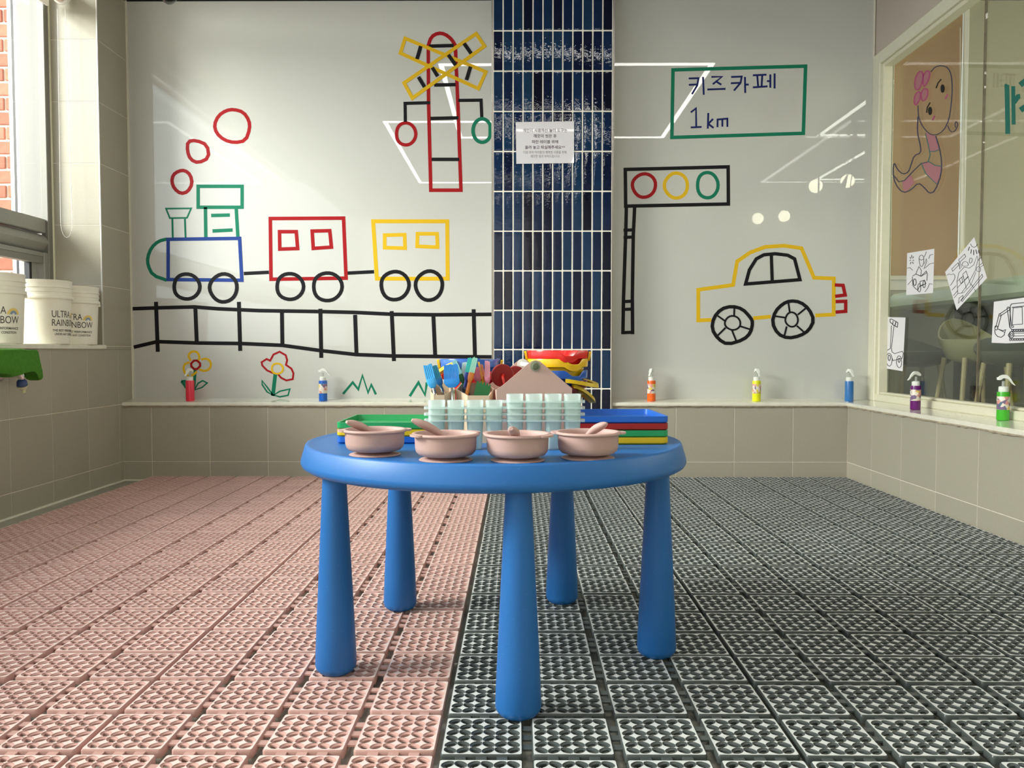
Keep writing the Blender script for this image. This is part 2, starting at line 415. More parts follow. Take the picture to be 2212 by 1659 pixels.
# ------------------------------------------------------------------ floor, ceiling, walls
sobj('floor', box(XL - 0.2, 6.2, YN - 0.2, 6.6, ZF - 0.10, ZF), M['floor'])
sobj('ceiling', box(XL - 0.5, 6.2, YN - 0.2, 6.6, ZC, ZC + 0.1), M['ceiling'])
wb = struct('wall_back')
part('backing', join(box(XL - 0.3, XG + 0.05, YB + 0.0016, YP + 0.25, ZF, 0.376), box(XL - 0.3, XG + 0.05, YP + 0.010, YP + 0.25, 0.376, ZC)), M['grout'], wb, smooth=0)
PX0, PX1, PY = -0.136, 0.500, 4.322     # tiled pillar
us = cut([-1.941 + TW * k for k in range(-2, 13)], XL, PX0)
tile_field(wb, ('y', YB, -1), us, cut(VJ, ZF, 0.376), M['tile'])
us = cut([-1.941 + TW * k for k in range(-2, 13)], PX1, XR)
tile_field(wb, ('y', YB, -1), us, cut(VJ, ZF, 0.376), M['tile'])
gp1 = part('glass_panel', box(XL + 0.003, PX0 + 0.02, YP, YP + 0.008, 0.398, 2.527, 0.001), M['panel'], wb)
gp2 = part('glass_panel', box(PX1 - 0.02, XG - 0.008, YP, YP + 0.008, 0.398, 2.534, 0.001), M['panel'], wb)
part('corner_caulk', join(box(XL, XL + 0.008, YP - 0.006, YP, 0.4, 2.53), box(XG - 0.012, XG - 0.004, YP - 0.006, YP, 0.4, 2.53)), M['sill'], wb)
sobj('trim_1', box(XL, PX0, YP - 0.03, YP + 0.01, 2.530, ZC), M['black'])
sobj('trim_2', box(PX1, XG, YP - 0.02, YP + 0.01, 2.537, ZC), M['ceiling'])

# ledges: sloped cream sill in front of the glass panels, and along the right window
def ledge_y(x0, x1):
    pr = [(YB - 0.012, 0.376), (YB - 0.012, 0.388), (YB - 0.006, 0.3925), (YP, 0.407), (YP, 0.376)]
    return loft([[(x0, a, b) for a, b in pr], [(x1, a, b) for a, b in pr]])
sobj('trim_3', ledge_y(XL + 0.001, PX0 - 0.001), M['sill'], smooth=20)
sobj('trim_4', ledge_y(PX1 + 0.001, XR + 0.01), M['sill'], smooth=20)
pr = [(XR - 0.012, 0.376), (XR - 0.012, 0.389), (XR - 0.006, 0.393), (XG + 0.02, 0.402), (XG + 0.02, 0.376)]
sobj('trim_5', loft([[(a, YN, b) for a, b in pr], [(a, YP, b) for a, b in pr]]), M['sill'], smooth=20)
def bead(p0, p1, r, n=60, seed=0, wob=0.35):
    rr = random.Random(seed); p0, p1 = Vector(p0), Vector(p1)
    rs = [r * rr.uniform(1 - 1.3 * wob, 1 + 0.7 * wob) for _ in range(n + 1)]
    return tube([p0.lerp(p1, i / n) + Vector((0, 0, rr.uniform(-1, 1) * r * 0.7 * wob)) for i in range(n + 1)], lambda s: rs[int(round(s * n))], 6)
sobj('trim_6', bead((XL, YB - 0.004, 0.373), (PX0, YB - 0.004, 0.373), 0.005, 90, 1), M['caulk'])
sobj('trim_7', bead((PX1, YB - 0.004, 0.373), (XR, YB - 0.004, 0.373), 0.005, 70, 2), M['caulk'])
sobj('trim_8', bead((XR - 0.004, YB, 0.373), (XR - 0.004, 0, 0.373), 0.006, 160, 3), M['caulk'])
sobj('trim_9', bead((XL + 0.004, 0.6, ZF + 0.003), (XL + 0.004, YB, ZF + 0.003), 0.0070, 40, 4, 0.1), M['silicone'])
sobj('trim_10', bead((XL, YB - 0.003, ZF + 0.003), (-1.85, YB - 0.003, ZF + 0.003), 0.006, 12, 5, 0.1), M['silicone'])

# tiled pillar
pl = struct('pillar')
part('grout_bed', box(PX0 + 0.004, PX1 - 0.004, PY + 0.0022, YP + 0.02, ZF, ZC), M['white_grout'], pl, smooth=0)
part('edge_trim', join(box(PX0, PX0 + 0.0095, PY + 0.001, YP + 0.02, ZF, ZC), box(PX1 - 0.0095, PX1, PY + 0.001, YP + 0.02, ZF, ZC)), M['steel'], pl)
cw = (PX1 - PX0 - 0.019) / 12
zj = [0.466 + 0.2055 * k for k in range(-3, 14)]
def glazed(w, h):
    ring = lambda i, d: [(x, d, z) for x, z in rrect(-w / 2 + i, w / 2 - i, -h / 2 + i, h / 2 - i, 0.003 + i * 0.3, 2)]
    return loft([ring(0, 0.008), ring(0, 0.0035), ring(0.0012, 0.0015), ring(0.004, 0.0002), ring(0.009, 0.0)], False, True)
gm = {}
for i in range(12):
    for z0, z1 in zip(zj, zj[1:]):
        z0 = max(z0, ZF); z1 = min(z1, ZC)
        if z1 - z0 < 0.02: continue
        key = round(z1 - z0, 3)
        if key not in gm: gm[key] = mesh('glazed_tile', glazed(cw - 0.0050, z1 - z0 - 0.0052), M['bluetile'], 12)
        o = link('tile', gm[key], pl, (PX0 + 0.0095 + cw * (i + 0.5), PY, (z0 + z1) / 2))
        o.rotation_euler = (random.uniform(-1, 1) * 0.005, 0, random.uniform(-1, 1) * 0.010)

# left wall, window opening from YJ towards the camera
YJ, ZS, ZH = 4.152, 0.695, 2.62
wl = struct('wall_left')
XO = XL - 0.25
part('backing', join(box(XO, XL - 0.0016, YN, YP + 0.2, ZF, ZS - 0.022), box(XO, XL - 0.0016, YJ + 0.0016, YP + 0.2, ZS - 0.03, ZC), box(XO, XL - 0.008, YN, YJ + 0.01, ZH + 0.01, ZC)), M['grout'], wl, smooth=0)
ys = cut([3.994 + 0.311 * k for k in range(-13, 3)], 1.2, YP)
tile_field(wl, ('x', XL, 1), ys, cut(VJ, ZF, ZS - 0.022), M['tile'])
tile_field(wl, ('x', XL, 1), [YJ, YP], cut(VJ, ZS - 0.022, ZC), M['tile'])
# reveal of the window (far jamb) faces the camera
tile_field(wl, ('y', YJ, -1), [XO, XL - 0.004], cut(VJ, ZS, ZH), M['tile'])
part('corner_bead', box(XL - 0.004, XL + 0.002, YJ - 0.003, YJ + 0.004, ZS, ZH), M['alu_light'], wl)
part('low_left_wall', box(XO, XL, YN, 1.2, ZF, ZS - 0.02), M['tile'], wl)
sobj('trim_11', box(XO - 0.01, XL + 0.012, YN, YJ + 0.012, ZS - 0.022, ZS, 0.004), M['sill'])
sobj('wall_near', box(XL - 0.3, XG + 0.2, YN - 0.1, YN, ZF, ZC), M['plaster'])

# right wall: low tiled wall, upper wall over the window
wr = struct('wall_right')
ZW = 2.225
part('backing', join(box(XR + 0.0016, XG + 0.12, YN, YP + 0.2, ZF, 0.376), box(XG + 0.006, XG + 0.12, YN, YP + 0.2, ZW, ZC)), M['grout'], wr, smooth=0)
tile_field(wr, ('x', XR, -1), cut([3.737 - 0.3125 * k for k in range(-2, 12)], 0.8, YB), cut(VJ, ZF, 0.376), M['tile'])
part('low_right_wall', box(XR, XR + 0.01, YN, 0.8, ZF, 0.376), M['tile'], wr)
M['upper'] = mat('pinkish_upper_wall', (0.50, 0.43, 0.36), rough=0.7, noise=0.08, nscale=90)
part('upper_panel', box(XG, XG + 0.008, YN, YP, ZW + 0.004, ZC), M['upper'], wr)

# ------------------------------------------------------------------ right interior window
w2 = struct('window_2')
def fr(y0, y1, z0, z1, x0, x1, nm='frame_bar', bev=0.004): part(nm, box(x0, x1, y0, y1, z0, z1, bev), M['white_frame'], w2)
fr(YP - 0.085, YP, 0.40, ZW, XG - 0.012, XG + 0.06)                 # far stile
fr(YP - 0.100, YP - 0.08, 0.43, ZW - 0.07, XG + 0.004, XG + 0.06)
fr(YN, YP - 0.08, ZW - 0.062, ZW, XG - 0.012, XG + 0.06)            # head
fr(YN, YP - 0.08, ZW - 0.080, ZW - 0.06, XG + 0.004, XG + 0.06)
fr(YN, YP - 0.08, 0.40, 0.436, XG - 0.006, XG + 0.06)               # bottom rail
fr(YN, YP - 0.10, 0.436, 0.448, XG + 0.012, XG + 0.06)
XP = 1.95
pane1 = part('glass_pane', box(XP, XP + 0.008, 3.515, YP - 0.10, 0.445, ZW - 0.078), M['glass'], w2)
pane2 = part('glass_pane', box(XP, XP + 0.008, YN, 3.505, 0.445, ZW - 0.078), M['glass'], w2)
part('seam', box(XP - 0.001, XP + 0.009, 3.507, 3.5125, 0.445, ZW - 0.078), mat('seam_silicone', (0.16, 0.13, 0.08), rough=0.5, noise=0.6, nscale=30), w2)
sobj('wall_right_end', box(XG - 0.1, XG + 0.12, YN - 0.1, YN, ZF, ZC), M['plaster'])

# ------------------------------------------------------------------ left window
w1 = struct('window_1')
XF = -2.328
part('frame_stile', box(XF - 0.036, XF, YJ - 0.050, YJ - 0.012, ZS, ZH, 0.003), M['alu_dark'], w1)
part('frame_stile', box(XF - 0.01, XF + 0.004, YJ - 0.014, YJ, ZS, ZH, 0.002), M['white_frame'], w1)
part('transom', box(XF - 0.08, XF - 0.012, YN, YJ - 0.05, 1.246, 1.316, 0.004), M['alu'], w1)
part('frame_head', box(XF - 0.08, XF, YN, YJ - 0.05, ZH - 0.06, ZH, 0.003), M['alu'], w1)
part('frame_sill', box(XF - 0.08, XF, YN, YJ - 0.05, ZS, ZS + 0.03, 0.003), M['alu'], w1)
rings = []
for y in (YN, YJ - 0.052):
    rings.append([(XF - 0.048 + 0.048 * math.cos(t) * (0.75 if math.sin(t) < 0 else 1), y, 1.195 + 0.048 * math.sin(t)) for t in (2 * PI * k / 20 for k in range(20))])
part('screen_case', loft(rings), M['alu'], w1)
part('screen_case_lip', box(XF - 0.05, XF - 0.008, YN, YJ - 0.075, 1.128, 1.150, 0.003), M['alu'], w1)
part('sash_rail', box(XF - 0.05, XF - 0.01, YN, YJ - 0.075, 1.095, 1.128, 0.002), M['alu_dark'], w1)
part('sash_stile', box(XF - 0.05, XF - 0.004, YJ - 0.085, YJ - 0.05, ZS + 0.03, 1.15, 0.002), M['alu'], w1)
part('sash_stile', box(XF - 0.075, XF - 0.03, YJ - 0.150, YJ - 0.100, ZS + 0.03, 1.10, 0.002), M['alu'], w1)
part('gasket', box(XF - 0.052, XF - 0.028, YJ - 0.172, YJ - 0.152, ZS + 0.03, 1.10), M['gasket'], w1)
part('glass_pane', box(XF - 0.030, XF - 0.026, YN, YJ - 0.05, 1.316, ZH - 0.06), M['glass_out'], w1)
part('glass_pane', box(XF - 0.066, XF - 0.062, YN, YJ - 0.15, ZS + 0.03, 1.10), M['glass_out'], w1)
# outer reveal, neighbouring frame and the brick return wall outside
part('outer_jamb', box(-2.584, XF - 0.03, 4.30, 4.34, 0.2, 3.2, 0.002), mat('grey_outer_metal', (0.19, 0.185, 0.17), rough=0.5), w1)
ow = struct('wall_outside')
part('post', box(-2.737, -2.710, 4.47, 4.55, 0.0, 3.4, 0.003), M['white'], ow)
part('post', box(-2.672, -2.57, 4.42, 4.50, 0.0, 3.4, 0.003), M['white'], ow)
part('gasket', box(-2.709, -2.690, 4.46, 4.52, 0.0, 3.4), M['gasket'], ow)
part('mortar_bed', box(-4.6, -2.74, 4.608, 4.75, 0.0, 3.4), M['mortar'], ow, smooth=0)
bmesh_brick = {}
ch = 0.0800; bw = 0.19
for r in range(42):
    off = -2.80 - (0.037 if r % 2 else 0.132)
    edges = [-2.76] + [off - bw * k for k in range(9)]
    for a, b in zip(edges, edges[1:]):
        w_ = round(a - b - 0.012, 3)
        if w_ not in bmesh_brick: bmesh_brick[w_] = mesh('brick', box(-w_ / 2, w_ / 2, -0.008, 0.01, -ch / 2 + 0.007, ch / 2 - 0.007, 0.003), M['brick'], 30)
        link('brick', bmesh_brick[w_], ow, ((a + b) / 2, 4.604, 0.03 + ch * r), (0, random.uniform(-1, 1) * 0.01, 0))
sobj('ground', box(-9, XL - 0.25, -8, 9, -0.25, -0.2), M['mortar'])

# roller blind at the window head, with its bead chain
rb = thing('roller_blind', 'rolled up pale blind with white bead chain at head of left window', 'blind', (-2.24, 4.10, 2.36))
part('tube', move(xf(lathe([(0, 0), (0.034, 0), (0.034, 3.6), (0, 3.6)], 24), Matrix.Rotation(PI / 2, 4, 'X')), (0, -0.01, 0.047)), mat('blind_fabric', (0.62, 0.47, 0.40), rough=0.8), rb)
part('end_cap', move(xf(lathe([(0, 0), (0.042, 0), (0.042, 0.018), (0, 0.018)], 24), Matrix.Rotation(PI / 2, 4, 'X')), (0, 0.015, 0.047)), M['white'], rb)
part('bottom_rail', box(-0.075, -0.058, -3.6, 0.0, -0.005, 0.04, 0.004), M['white'], rb)
chp = []
ca, cb_ = P(124, 20, 'y', 4.10), P(141, 20, 'y', 4.10)
la, lb_ = P(131, 480, 'y', 4.10), P(156, 480, 'y', 4.10)
pts = [ca.lerp(la, i / 110) for i in range(111)]
mid = (la + lb_) / 2; hw = (lb_ - la).length / 2
pts += [mid + Vector((-hw * math.cos(t), 0, -0.075 * math.sin(t))) for t in (PI * k / 16 for k in range(1, 16))]
pts += [lb_.lerp(cb_, i / 110) for i in range(111)]
ch_ = join(tube(pts, 0.0011, 5), *[ellipsoid(p, (0.0022,) * 3, 6, 4) for p in pts[::1]])
ob = part('bead_chain', ch_, M['white'], rb, world=True); ob['kind'] = 'stuff'

# ------------------------------------------------------------------ floor mats
CELL = 0.0212; TB = 0.005; GAP = 0.0155; TS = 6 * CELL + 2 * TB; MP = 0.603
def mat_tile(nx, ny):
    """perforated tile, origin at its low corner; leaf-shaped pits of alternating direction; face material 1 on the top land"""
    V, F, FM = [], [], []
    n = 16
    w, h = nx * CELL + 2 * TB, ny * CELL + 2 * TB
    def ring(cx, cy, pts, z): k = len(V); V.extend((cx + a, cy + b, z) for a, b in pts); return list(range(k, k + n))
    sq = []
    for i in range(n):
        t = 2 * PI * i / n; c, s = math.cos(t), math.sin(t); k = (CELL / 2) / max(abs(c), abs(s)); sq.append((c * k, s * k))
    def leaf(a, b, sgn, pw):
        out = []
        for i in range(n):
            t = 2 * PI * i / n - sgn * PI / 4; c, s = math.cos(t), math.sin(t)
            r = 1.0 / (abs(c / a) ** pw + abs(s / b) ** pw) ** (1 / pw)
            tt = 2 * PI * i / n; out.append((r * math.cos(tt), r * math.sin(tt)))
        return out
    for i in range(nx):
        for j in range(ny):
            cx, cy = TB + (i + 0.5) * CELL, TB + (j + 0.5) * CELL; sg = 1 if (i + j) % 2 else -1
            A = ring(cx, cy, sq, 0); B = ring(cx, cy, leaf(0.0128, 0.0090, sg, 2.0), 0)
            B2 = ring(cx, cy, leaf(0.0124, 0.0085, sg, 1.95), -0.0013)
            C = ring(cx, cy, leaf(0.0104, 0.0051, sg, 1.55), -0.0028); D = ring(cx, cy, leaf(0.0104, 0.0051, sg, 1.55), -0.0062)
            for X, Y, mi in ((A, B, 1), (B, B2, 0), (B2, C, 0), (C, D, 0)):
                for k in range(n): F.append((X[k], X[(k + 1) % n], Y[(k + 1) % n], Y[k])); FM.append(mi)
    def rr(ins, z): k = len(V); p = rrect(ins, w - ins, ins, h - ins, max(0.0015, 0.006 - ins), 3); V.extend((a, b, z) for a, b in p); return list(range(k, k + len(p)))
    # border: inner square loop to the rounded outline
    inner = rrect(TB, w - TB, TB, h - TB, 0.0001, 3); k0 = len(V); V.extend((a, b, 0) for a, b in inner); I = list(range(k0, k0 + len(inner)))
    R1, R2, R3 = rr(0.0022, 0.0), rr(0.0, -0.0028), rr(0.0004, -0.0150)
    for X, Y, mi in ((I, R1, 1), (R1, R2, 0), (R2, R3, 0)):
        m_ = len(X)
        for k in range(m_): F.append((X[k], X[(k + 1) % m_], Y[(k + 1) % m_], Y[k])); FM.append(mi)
    return V, F, FM
tile_cache = {}
def tile_mesh(nx, ny, colour):
    k = (nx, ny, colour)
    if k not in tile_cache:
        V, F, FM = mat_tile(nx, ny)
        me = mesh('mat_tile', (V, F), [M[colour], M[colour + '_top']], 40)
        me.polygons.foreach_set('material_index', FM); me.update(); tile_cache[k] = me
    return tile_cache[k]
conn_x = mesh('connector', box(-GAP / 2 - 0.002, GAP / 2 + 0.002, -0.008, 0.008, -0.0075, -0.0030, 0.0006), M['grey'], 0), mesh('connector', box(-GAP / 2 - 0.002, GAP / 2 + 0.002, -0.008, 0.008, -0.0075, -0.0030, 0.0006), M['pink'], 0)
conn_y = mesh('connector', box(-0.009, 0.009, -GAP / 2 - 0.002, GAP / 2 + 0.002, -0.0075, -0.0030, 0.0006), M['grey'], 0), mesh('connector', box(-0.009, 0.009, -GAP / 2 - 0.002, GAP / 2 + 0.002, -0.0075, -0.0030, 0.0006), M['pink'], 0)
def connectors(t, nxs, nys, colour, single):
    ci = 0 if colour == 'grey' else 1; spots = []; y = 0
    for j, q in enumerate(nys):
        h = q * CELL + 2 * TB; x = 0
        for i, p in enumerate(nxs):
            w = p * CELL + 2 * TB
            if i < len(nxs) - 1: spots += [(conn_x[ci], x + w + GAP / 2, y + h * k) for k in (0.25, 0.5, 0.75)]
            if j < len(nys) - 1: spots += [(conn_y[ci], x + w * k, y + h + GAP / 2) for k in ((0.25, 0.5, 0.75) if w > 0.1 else (0.5,))]
            x += w + GAP
        y += h + GAP
    if single:
        for me, a, b in spots: link('connector', me, t, (a, b, 0))
    elif spots:
        g = join(*[box(a - v, a + v, b - w_, b + w_, -0.0075, -0.0030) for me, a, b in spots for v, w_ in [((GAP / 2 + 0.002, 0.008) if me in conn_x else (0.009, GAP / 2 + 0.002))]])
        o = part('connector_grid', g, M[colour], t, smooth=0); o['kind'] = 'stuff'
ORD = ['first', 'second', 'third', 'fourth', 'fifth', 'sixth']
def lay_mat(x, y, nxs, nys, colour, label, group):
    t = thing('floor_mat', label, 'mat', (x, y, 0), (random.uniform(-1, 1) * 0.0012, random.uniform(-1, 1) * 0.0008, random.uniform(-1, 1) * 0.003), group)
    yy = 0
    for q in nys:
        xx = 0
        for p in nxs:
            link('tile', tile_mesh(p, q, colour), t, (xx, yy, 0)); xx += p * CELL + 2 * TB + GAP
        yy += q * CELL + 2 * TB + GAP
    connectors(t, nxs, nys, colour, y < 2.3)
Y0 = 1.784
rows = [(Y0 - MP + k * MP, [6] * 4) for k in range(5)] + [(Y0 + 4 * MP, [6])]
for r, (y, nys) in enumerate(rows):
    rn = ['row nearest the camera', 'second row from the camera', 'third row from the camera', 'fourth row from the camera', 'fifth row from the camera', 'row along the back wall'][r]
    for c in range(3):
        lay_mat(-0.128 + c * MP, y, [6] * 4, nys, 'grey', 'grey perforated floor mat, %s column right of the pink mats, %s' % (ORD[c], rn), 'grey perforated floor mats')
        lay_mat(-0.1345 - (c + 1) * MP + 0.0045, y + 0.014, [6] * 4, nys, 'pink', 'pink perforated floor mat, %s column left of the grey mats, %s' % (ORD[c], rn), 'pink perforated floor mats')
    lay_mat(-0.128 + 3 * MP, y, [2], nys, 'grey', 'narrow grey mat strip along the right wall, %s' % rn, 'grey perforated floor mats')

# ------------------------------------------------------------------ the blue table
TX, TY, ZT = -0.052, 1.845, 0.466
tb = thing('kids_table', 'round blue plastic children\'s table with five tapered legs', 'table', (TX, TY, 0))
part('tabletop', lathe([(0, 0.414), (0.400, 0.414), (0.411, 0.4162), (0.4195, 0.4215), (0.4225, 0.4275), (0.4222, 0.434), (0.4135, 0.4640), (0.4115, 0.4675), (0.4085, 0.4685), (0.404, 0.4678), (0.396, 0.4662), (0.385, 0.466), (0, 0.466)], 120), M['table'], tb, smooth=50)
for k in range(5):
    a = math.radians(-82 + 72 * k + 8)
    a = math.radians([-81.5, -9.5, 62, 134, 206][k])
    part('leg', lathe([(0, 0.0), (0.030, 0.0), (0.035, 0.003), (0.0405, 0.010), (0.0425, 0.018), (0.0400, 0.08), (0.0245, 0.40), (0.0245, 0.416), (0, 0.416)], 40), M['table'], tb, (0.362 * math.cos(a), 0.362 * math.sin(a), 0), smooth=40)

# bowls with spoons
bowl_body = [(0, 0.0075), (0.030, 0.0075), (0.041, 0.0082), (0.0495, 0.0108), (0.0545, 0.0160), (0.0562, 0.0235), (0.0568, 0.042), (0.0572, 0.0445), (0.0605, 0.0450), (0.0622, 0.0465), (0.0622, 0.0485), (0.0608, 0.0500), (0.0560, 0.0505), (0.0535, 0.049), (0.0525, 0.044), (0.0515, 0.028), (0.0490, 0.018), (0.042, 0.0130), (0, 0.0120)]
bowls = []
spec = [((810, 980), 'leftmost pink silicone bowl, spoon handle leaning out to the left', 12, -0.115),
        ((963, 991), 'second pink silicone bowl from the left, spoon leaning over its left rim', 35, -0.06),
        ((1118, 992), 'third pink silicone bowl from the left, spoon end pointing at the viewer', 150, 0.0),
        ((1270, 987), 'rightmost pink silicone bowl, spoon handle leaning out to the right', 175, 0.0)]
tips = [(748, 911, -0.045), (889, 907, -0.02), (1104, 926, -0.075), (1311, 915, -0.03)]
slabels = ['pink spoon in the leftmost bowl', 'pink spoon in the second bowl from the left', 'pink spoon in the third bowl, its rounded end towards the viewer', 'pink spoon in the rightmost bowl, handle up to the right']
for (pp, lab, ear, _), (tx, ty, dd), sl in zip(spec, tips, slabels):
    c = P(pp[0], pp[1], 'z', ZT + 0.002)
    b = thing('silicone_bowl', lab, 'bowl', (c.x, c.y, ZT), (0, 0, 0), 'pink bowls along the table front')
    part('body', lathe(bowl_body, 56), M['bowl'], b, smooth=50)
    part('suction_base', lathe([(0, 0), (0.0485, 0), (0.0495, 0.0012), (0.0475, 0.0026), (0.034, 0.0042), (0.026, 0.0080), (0, 0.0082)], 48), M['bowl'], b, smooth=40)
    for e in (ear, ear + 180):
        a = math.radians(e); pr_ = []
        for i in range(13):
            t = math.radians(-90 + 180 * i / 12); pr_.append((0.0585 + 0.012 * math.cos(t), 0.019 * math.sin(t)))
        pr_ = [(0.0560, -0.019)] + pr_ + [(0.0560, 0.019)]
        part('handle', xf(prism(pr_, 0.0035), Matrix.Rotation(a, 4, 'Z') @ Matrix.Translation((0, 0, 0.0462))), M['bowl'], b)
    tip = P(tx, ty, 'y', c.y + dd); 
    # spoon lies on the rim: from the bowl bottom across to its tip
    d = tip - Vector((c.x, c.y, tip.z)); dirh = Vector((d.x, d.y, 0)).normalized()
    base = Vector((c.x, c.y, ZT + 0.024)) - dirh * 0.020
    sp = thing('spoon', sl, 'spoon', tuple(base), (0, 0, 0), 'pink spoons in the bowls')
    ax = tip - base; L = ax.length
    prof = [0.0045, 0.0045, 0.005, 0.006, 0.0072, 0.0084, 0.0094, 0.0098, 0.0096, 0.0088, 0.0070, 0.0035]
    bend = Vector((0, 0, 0.006))
    path = [ax * (i / 11) + bend * math.sin(PI * i / 11) for i in range(12)]
    path[-1] = ax * 0.995
    part('spoon_handle', tube(path, prof, 16, flat=0.8), M['bowl'], sp, smooth=60)
    q = Vector((1, 0, 0)).rotation_difference(Vector((dirh.x, dirh.y, 0.25)).normalized()).to_matrix().to_4x4()
    part('spoon_head', xf(lathe([(0, -0.0030), (0.008, -0.0025), (0.0135, 0.0005), (0.0145, 0.002), (0.0130, 0.002), (0.008, 0.0000), (0, -0.0008)], 20), q @ Matrix.Translation((-0.006, 0, 0)) @ Matrix.Diagonal((1.3, 0.9, 1, 1))), M['bowl'], sp)

# popsicle moulds: two stacks of nested units with four tapered cups
def mould(label, loc):
    t = thing('popsicle_mould', label, 'mould', loc, (0, 0, 0), 'mint popsicle moulds')
    return t
PITCH_C = 0.0366; HC = 0.062
def cup_geo():
    outl = lambda r, z: [(x, y, z) for x, y in rrect(-r, r, -r * 0.9, r * 0.9, r * 0.55, 4)]
    return loft([outl(0.0120, 0.0), outl(0.0135, 0.0015), outl(0.0168, HC), outl(0.0172, HC + 0.0125), outl(0.0160, HC + 0.0125), outl(0.0150, HC), outl(0.0118, 0.003)], True, True)
cup_me = mesh('cup', cup_geo(), M['mint'], 40)
def plate_geo():
    a = rrect(-0.074, 0.074, -0.0205, 0.0205, 0.008, 4)
    V, F = prism(a, 0.0032)
    tabs = join(*[move(prism(rrect(-0.008, 0.008, -0.012, 0.012, 0.005, 4), 0.0055), (s * 0.0755, 0, -0.0012)) for s in (-1, 1)])
    return join((V, F), tabs)
plate_me = mesh('plate', plate_geo(), M['mint'], 40)
for cx_px, nst, side in ((1005.5, 3, 'left'), (1174, 4, 'right')):
    yb = 1.668
    x = P(cx_px, 900, 'y', yb).x
    for k in range(nst):
        rank = (['bottom', 'middle', 'top'] if nst == 3 else ['bottom', 'second lowest', 'second highest', 'top'])[k]
        t = mould('%s mint popsicle mould of the %s stack behind the bowls' % (rank, side), (x, yb, ZT + 0.0128 * k))
        link('plate', plate_me, t, (0, 0, HC - 0.004))
        for q in range(4): link('cup', cup_me, t, ((q - 1.5) * PITCH_C * 1.06, 0, 0))

# stacked trays
def tray_geo(w, d, h):
    R = lambda i, z, r: [(a, b, z) for a, b in rrect(-w / 2 + i, w / 2 - i, -d / 2 + i, d / 2 - i, r, 4)]
    return loft([R(0.004, 0, 0.010), R(0.0, h * 0.22, 0.012), R(0, h, 0.012), R(0.0045, h, 0.010), R(0.007, 0.003, 0.008)], True, True)
def tray_stack(corner_px, right_px, depth, cols, side, h, rot):
    a = P(corner_px[0], corner_px[1], 'z', ZT); b = P(right_px[0], right_px[1], 'z', ZT)
    w = (b - a).length; cx = (a.x + b.x) / 2; cy = (a.y + b.y) / 2 + depth / 2; zt0 = ZT + 0.0006
    for k, (cn, m) in enumerate(cols):
        o = part('craft_tray', tray_geo(w, depth, h), M[m], None, (cx, cy, zt0 + k * h), smooth=30, rot=(0, 0, rot))
        where = 'at the bottom' if k == 0 else ('on top' if k == len(cols) - 1 else 'in the middle')
        if len(cols) == 4 and k in (1, 2): where = 'second from the bottom' if k == 1 else 'second from the top'
        tag(o, '%s plastic tray %s of the %s tray stack' % (cn, where, side), 'tray', 'stacked craft trays')
tray_stack((726, 959), (925, 959), 0.225, [('blue', 'tblue'), ('yellow', 'tyellow'), ('green', 'tgreen')], 'left', 0.0152, 0.0)
tray_stack((1228, 961), (1442, 961), 0.225, [('yellow', 'tyellow'), ('green', 'tgreen'), ('red', 'tred'), ('blue', 'tblue')], 'right', 0.0150, 0.03)

# beige tool holder with two hexagonal cups
hx = thing('tool_holder', 'beige tool holder of two joined hexagonal cups full of brushes', 'holder', (P(1000, 900, 'y', 1.80).x, 1.80, ZT))
def hexcup(pts):
    pts = [(P(a, 900, 'y', y).x, y) for a, y in pts]; cx = sum(p[0] for p in pts) / 6; cy = sum(p[1] for p in pts) / 6
    top = lambda y: 0.5695 + (y - 1.78) * 0.34
    sh = lambda k, z=None: [(cx + (x - cx) * k, cy + (y - cy) * k, top(y) if z is None else z) for x, y in pts]
    return loft([sh(0.97, ZT), sh(1.0), sh(0.93), sh(0.90, ZT + 0.004)], True, True)
part('cup', hexcup([(985, 1.815), (1010, 1.78), (1057, 1.78), (1067, 1.815), (1055, 1.852), (997, 1.852)]), M['beige'], hx, world=True, smooth=20)
part('cup', hexcup([(930, 1.805), (937, 1.783), (960, 1.783), (984.5, 1.815), (972, 1.852), (936, 1.852)]), M['beige'], hx, world=True, smooth=20)

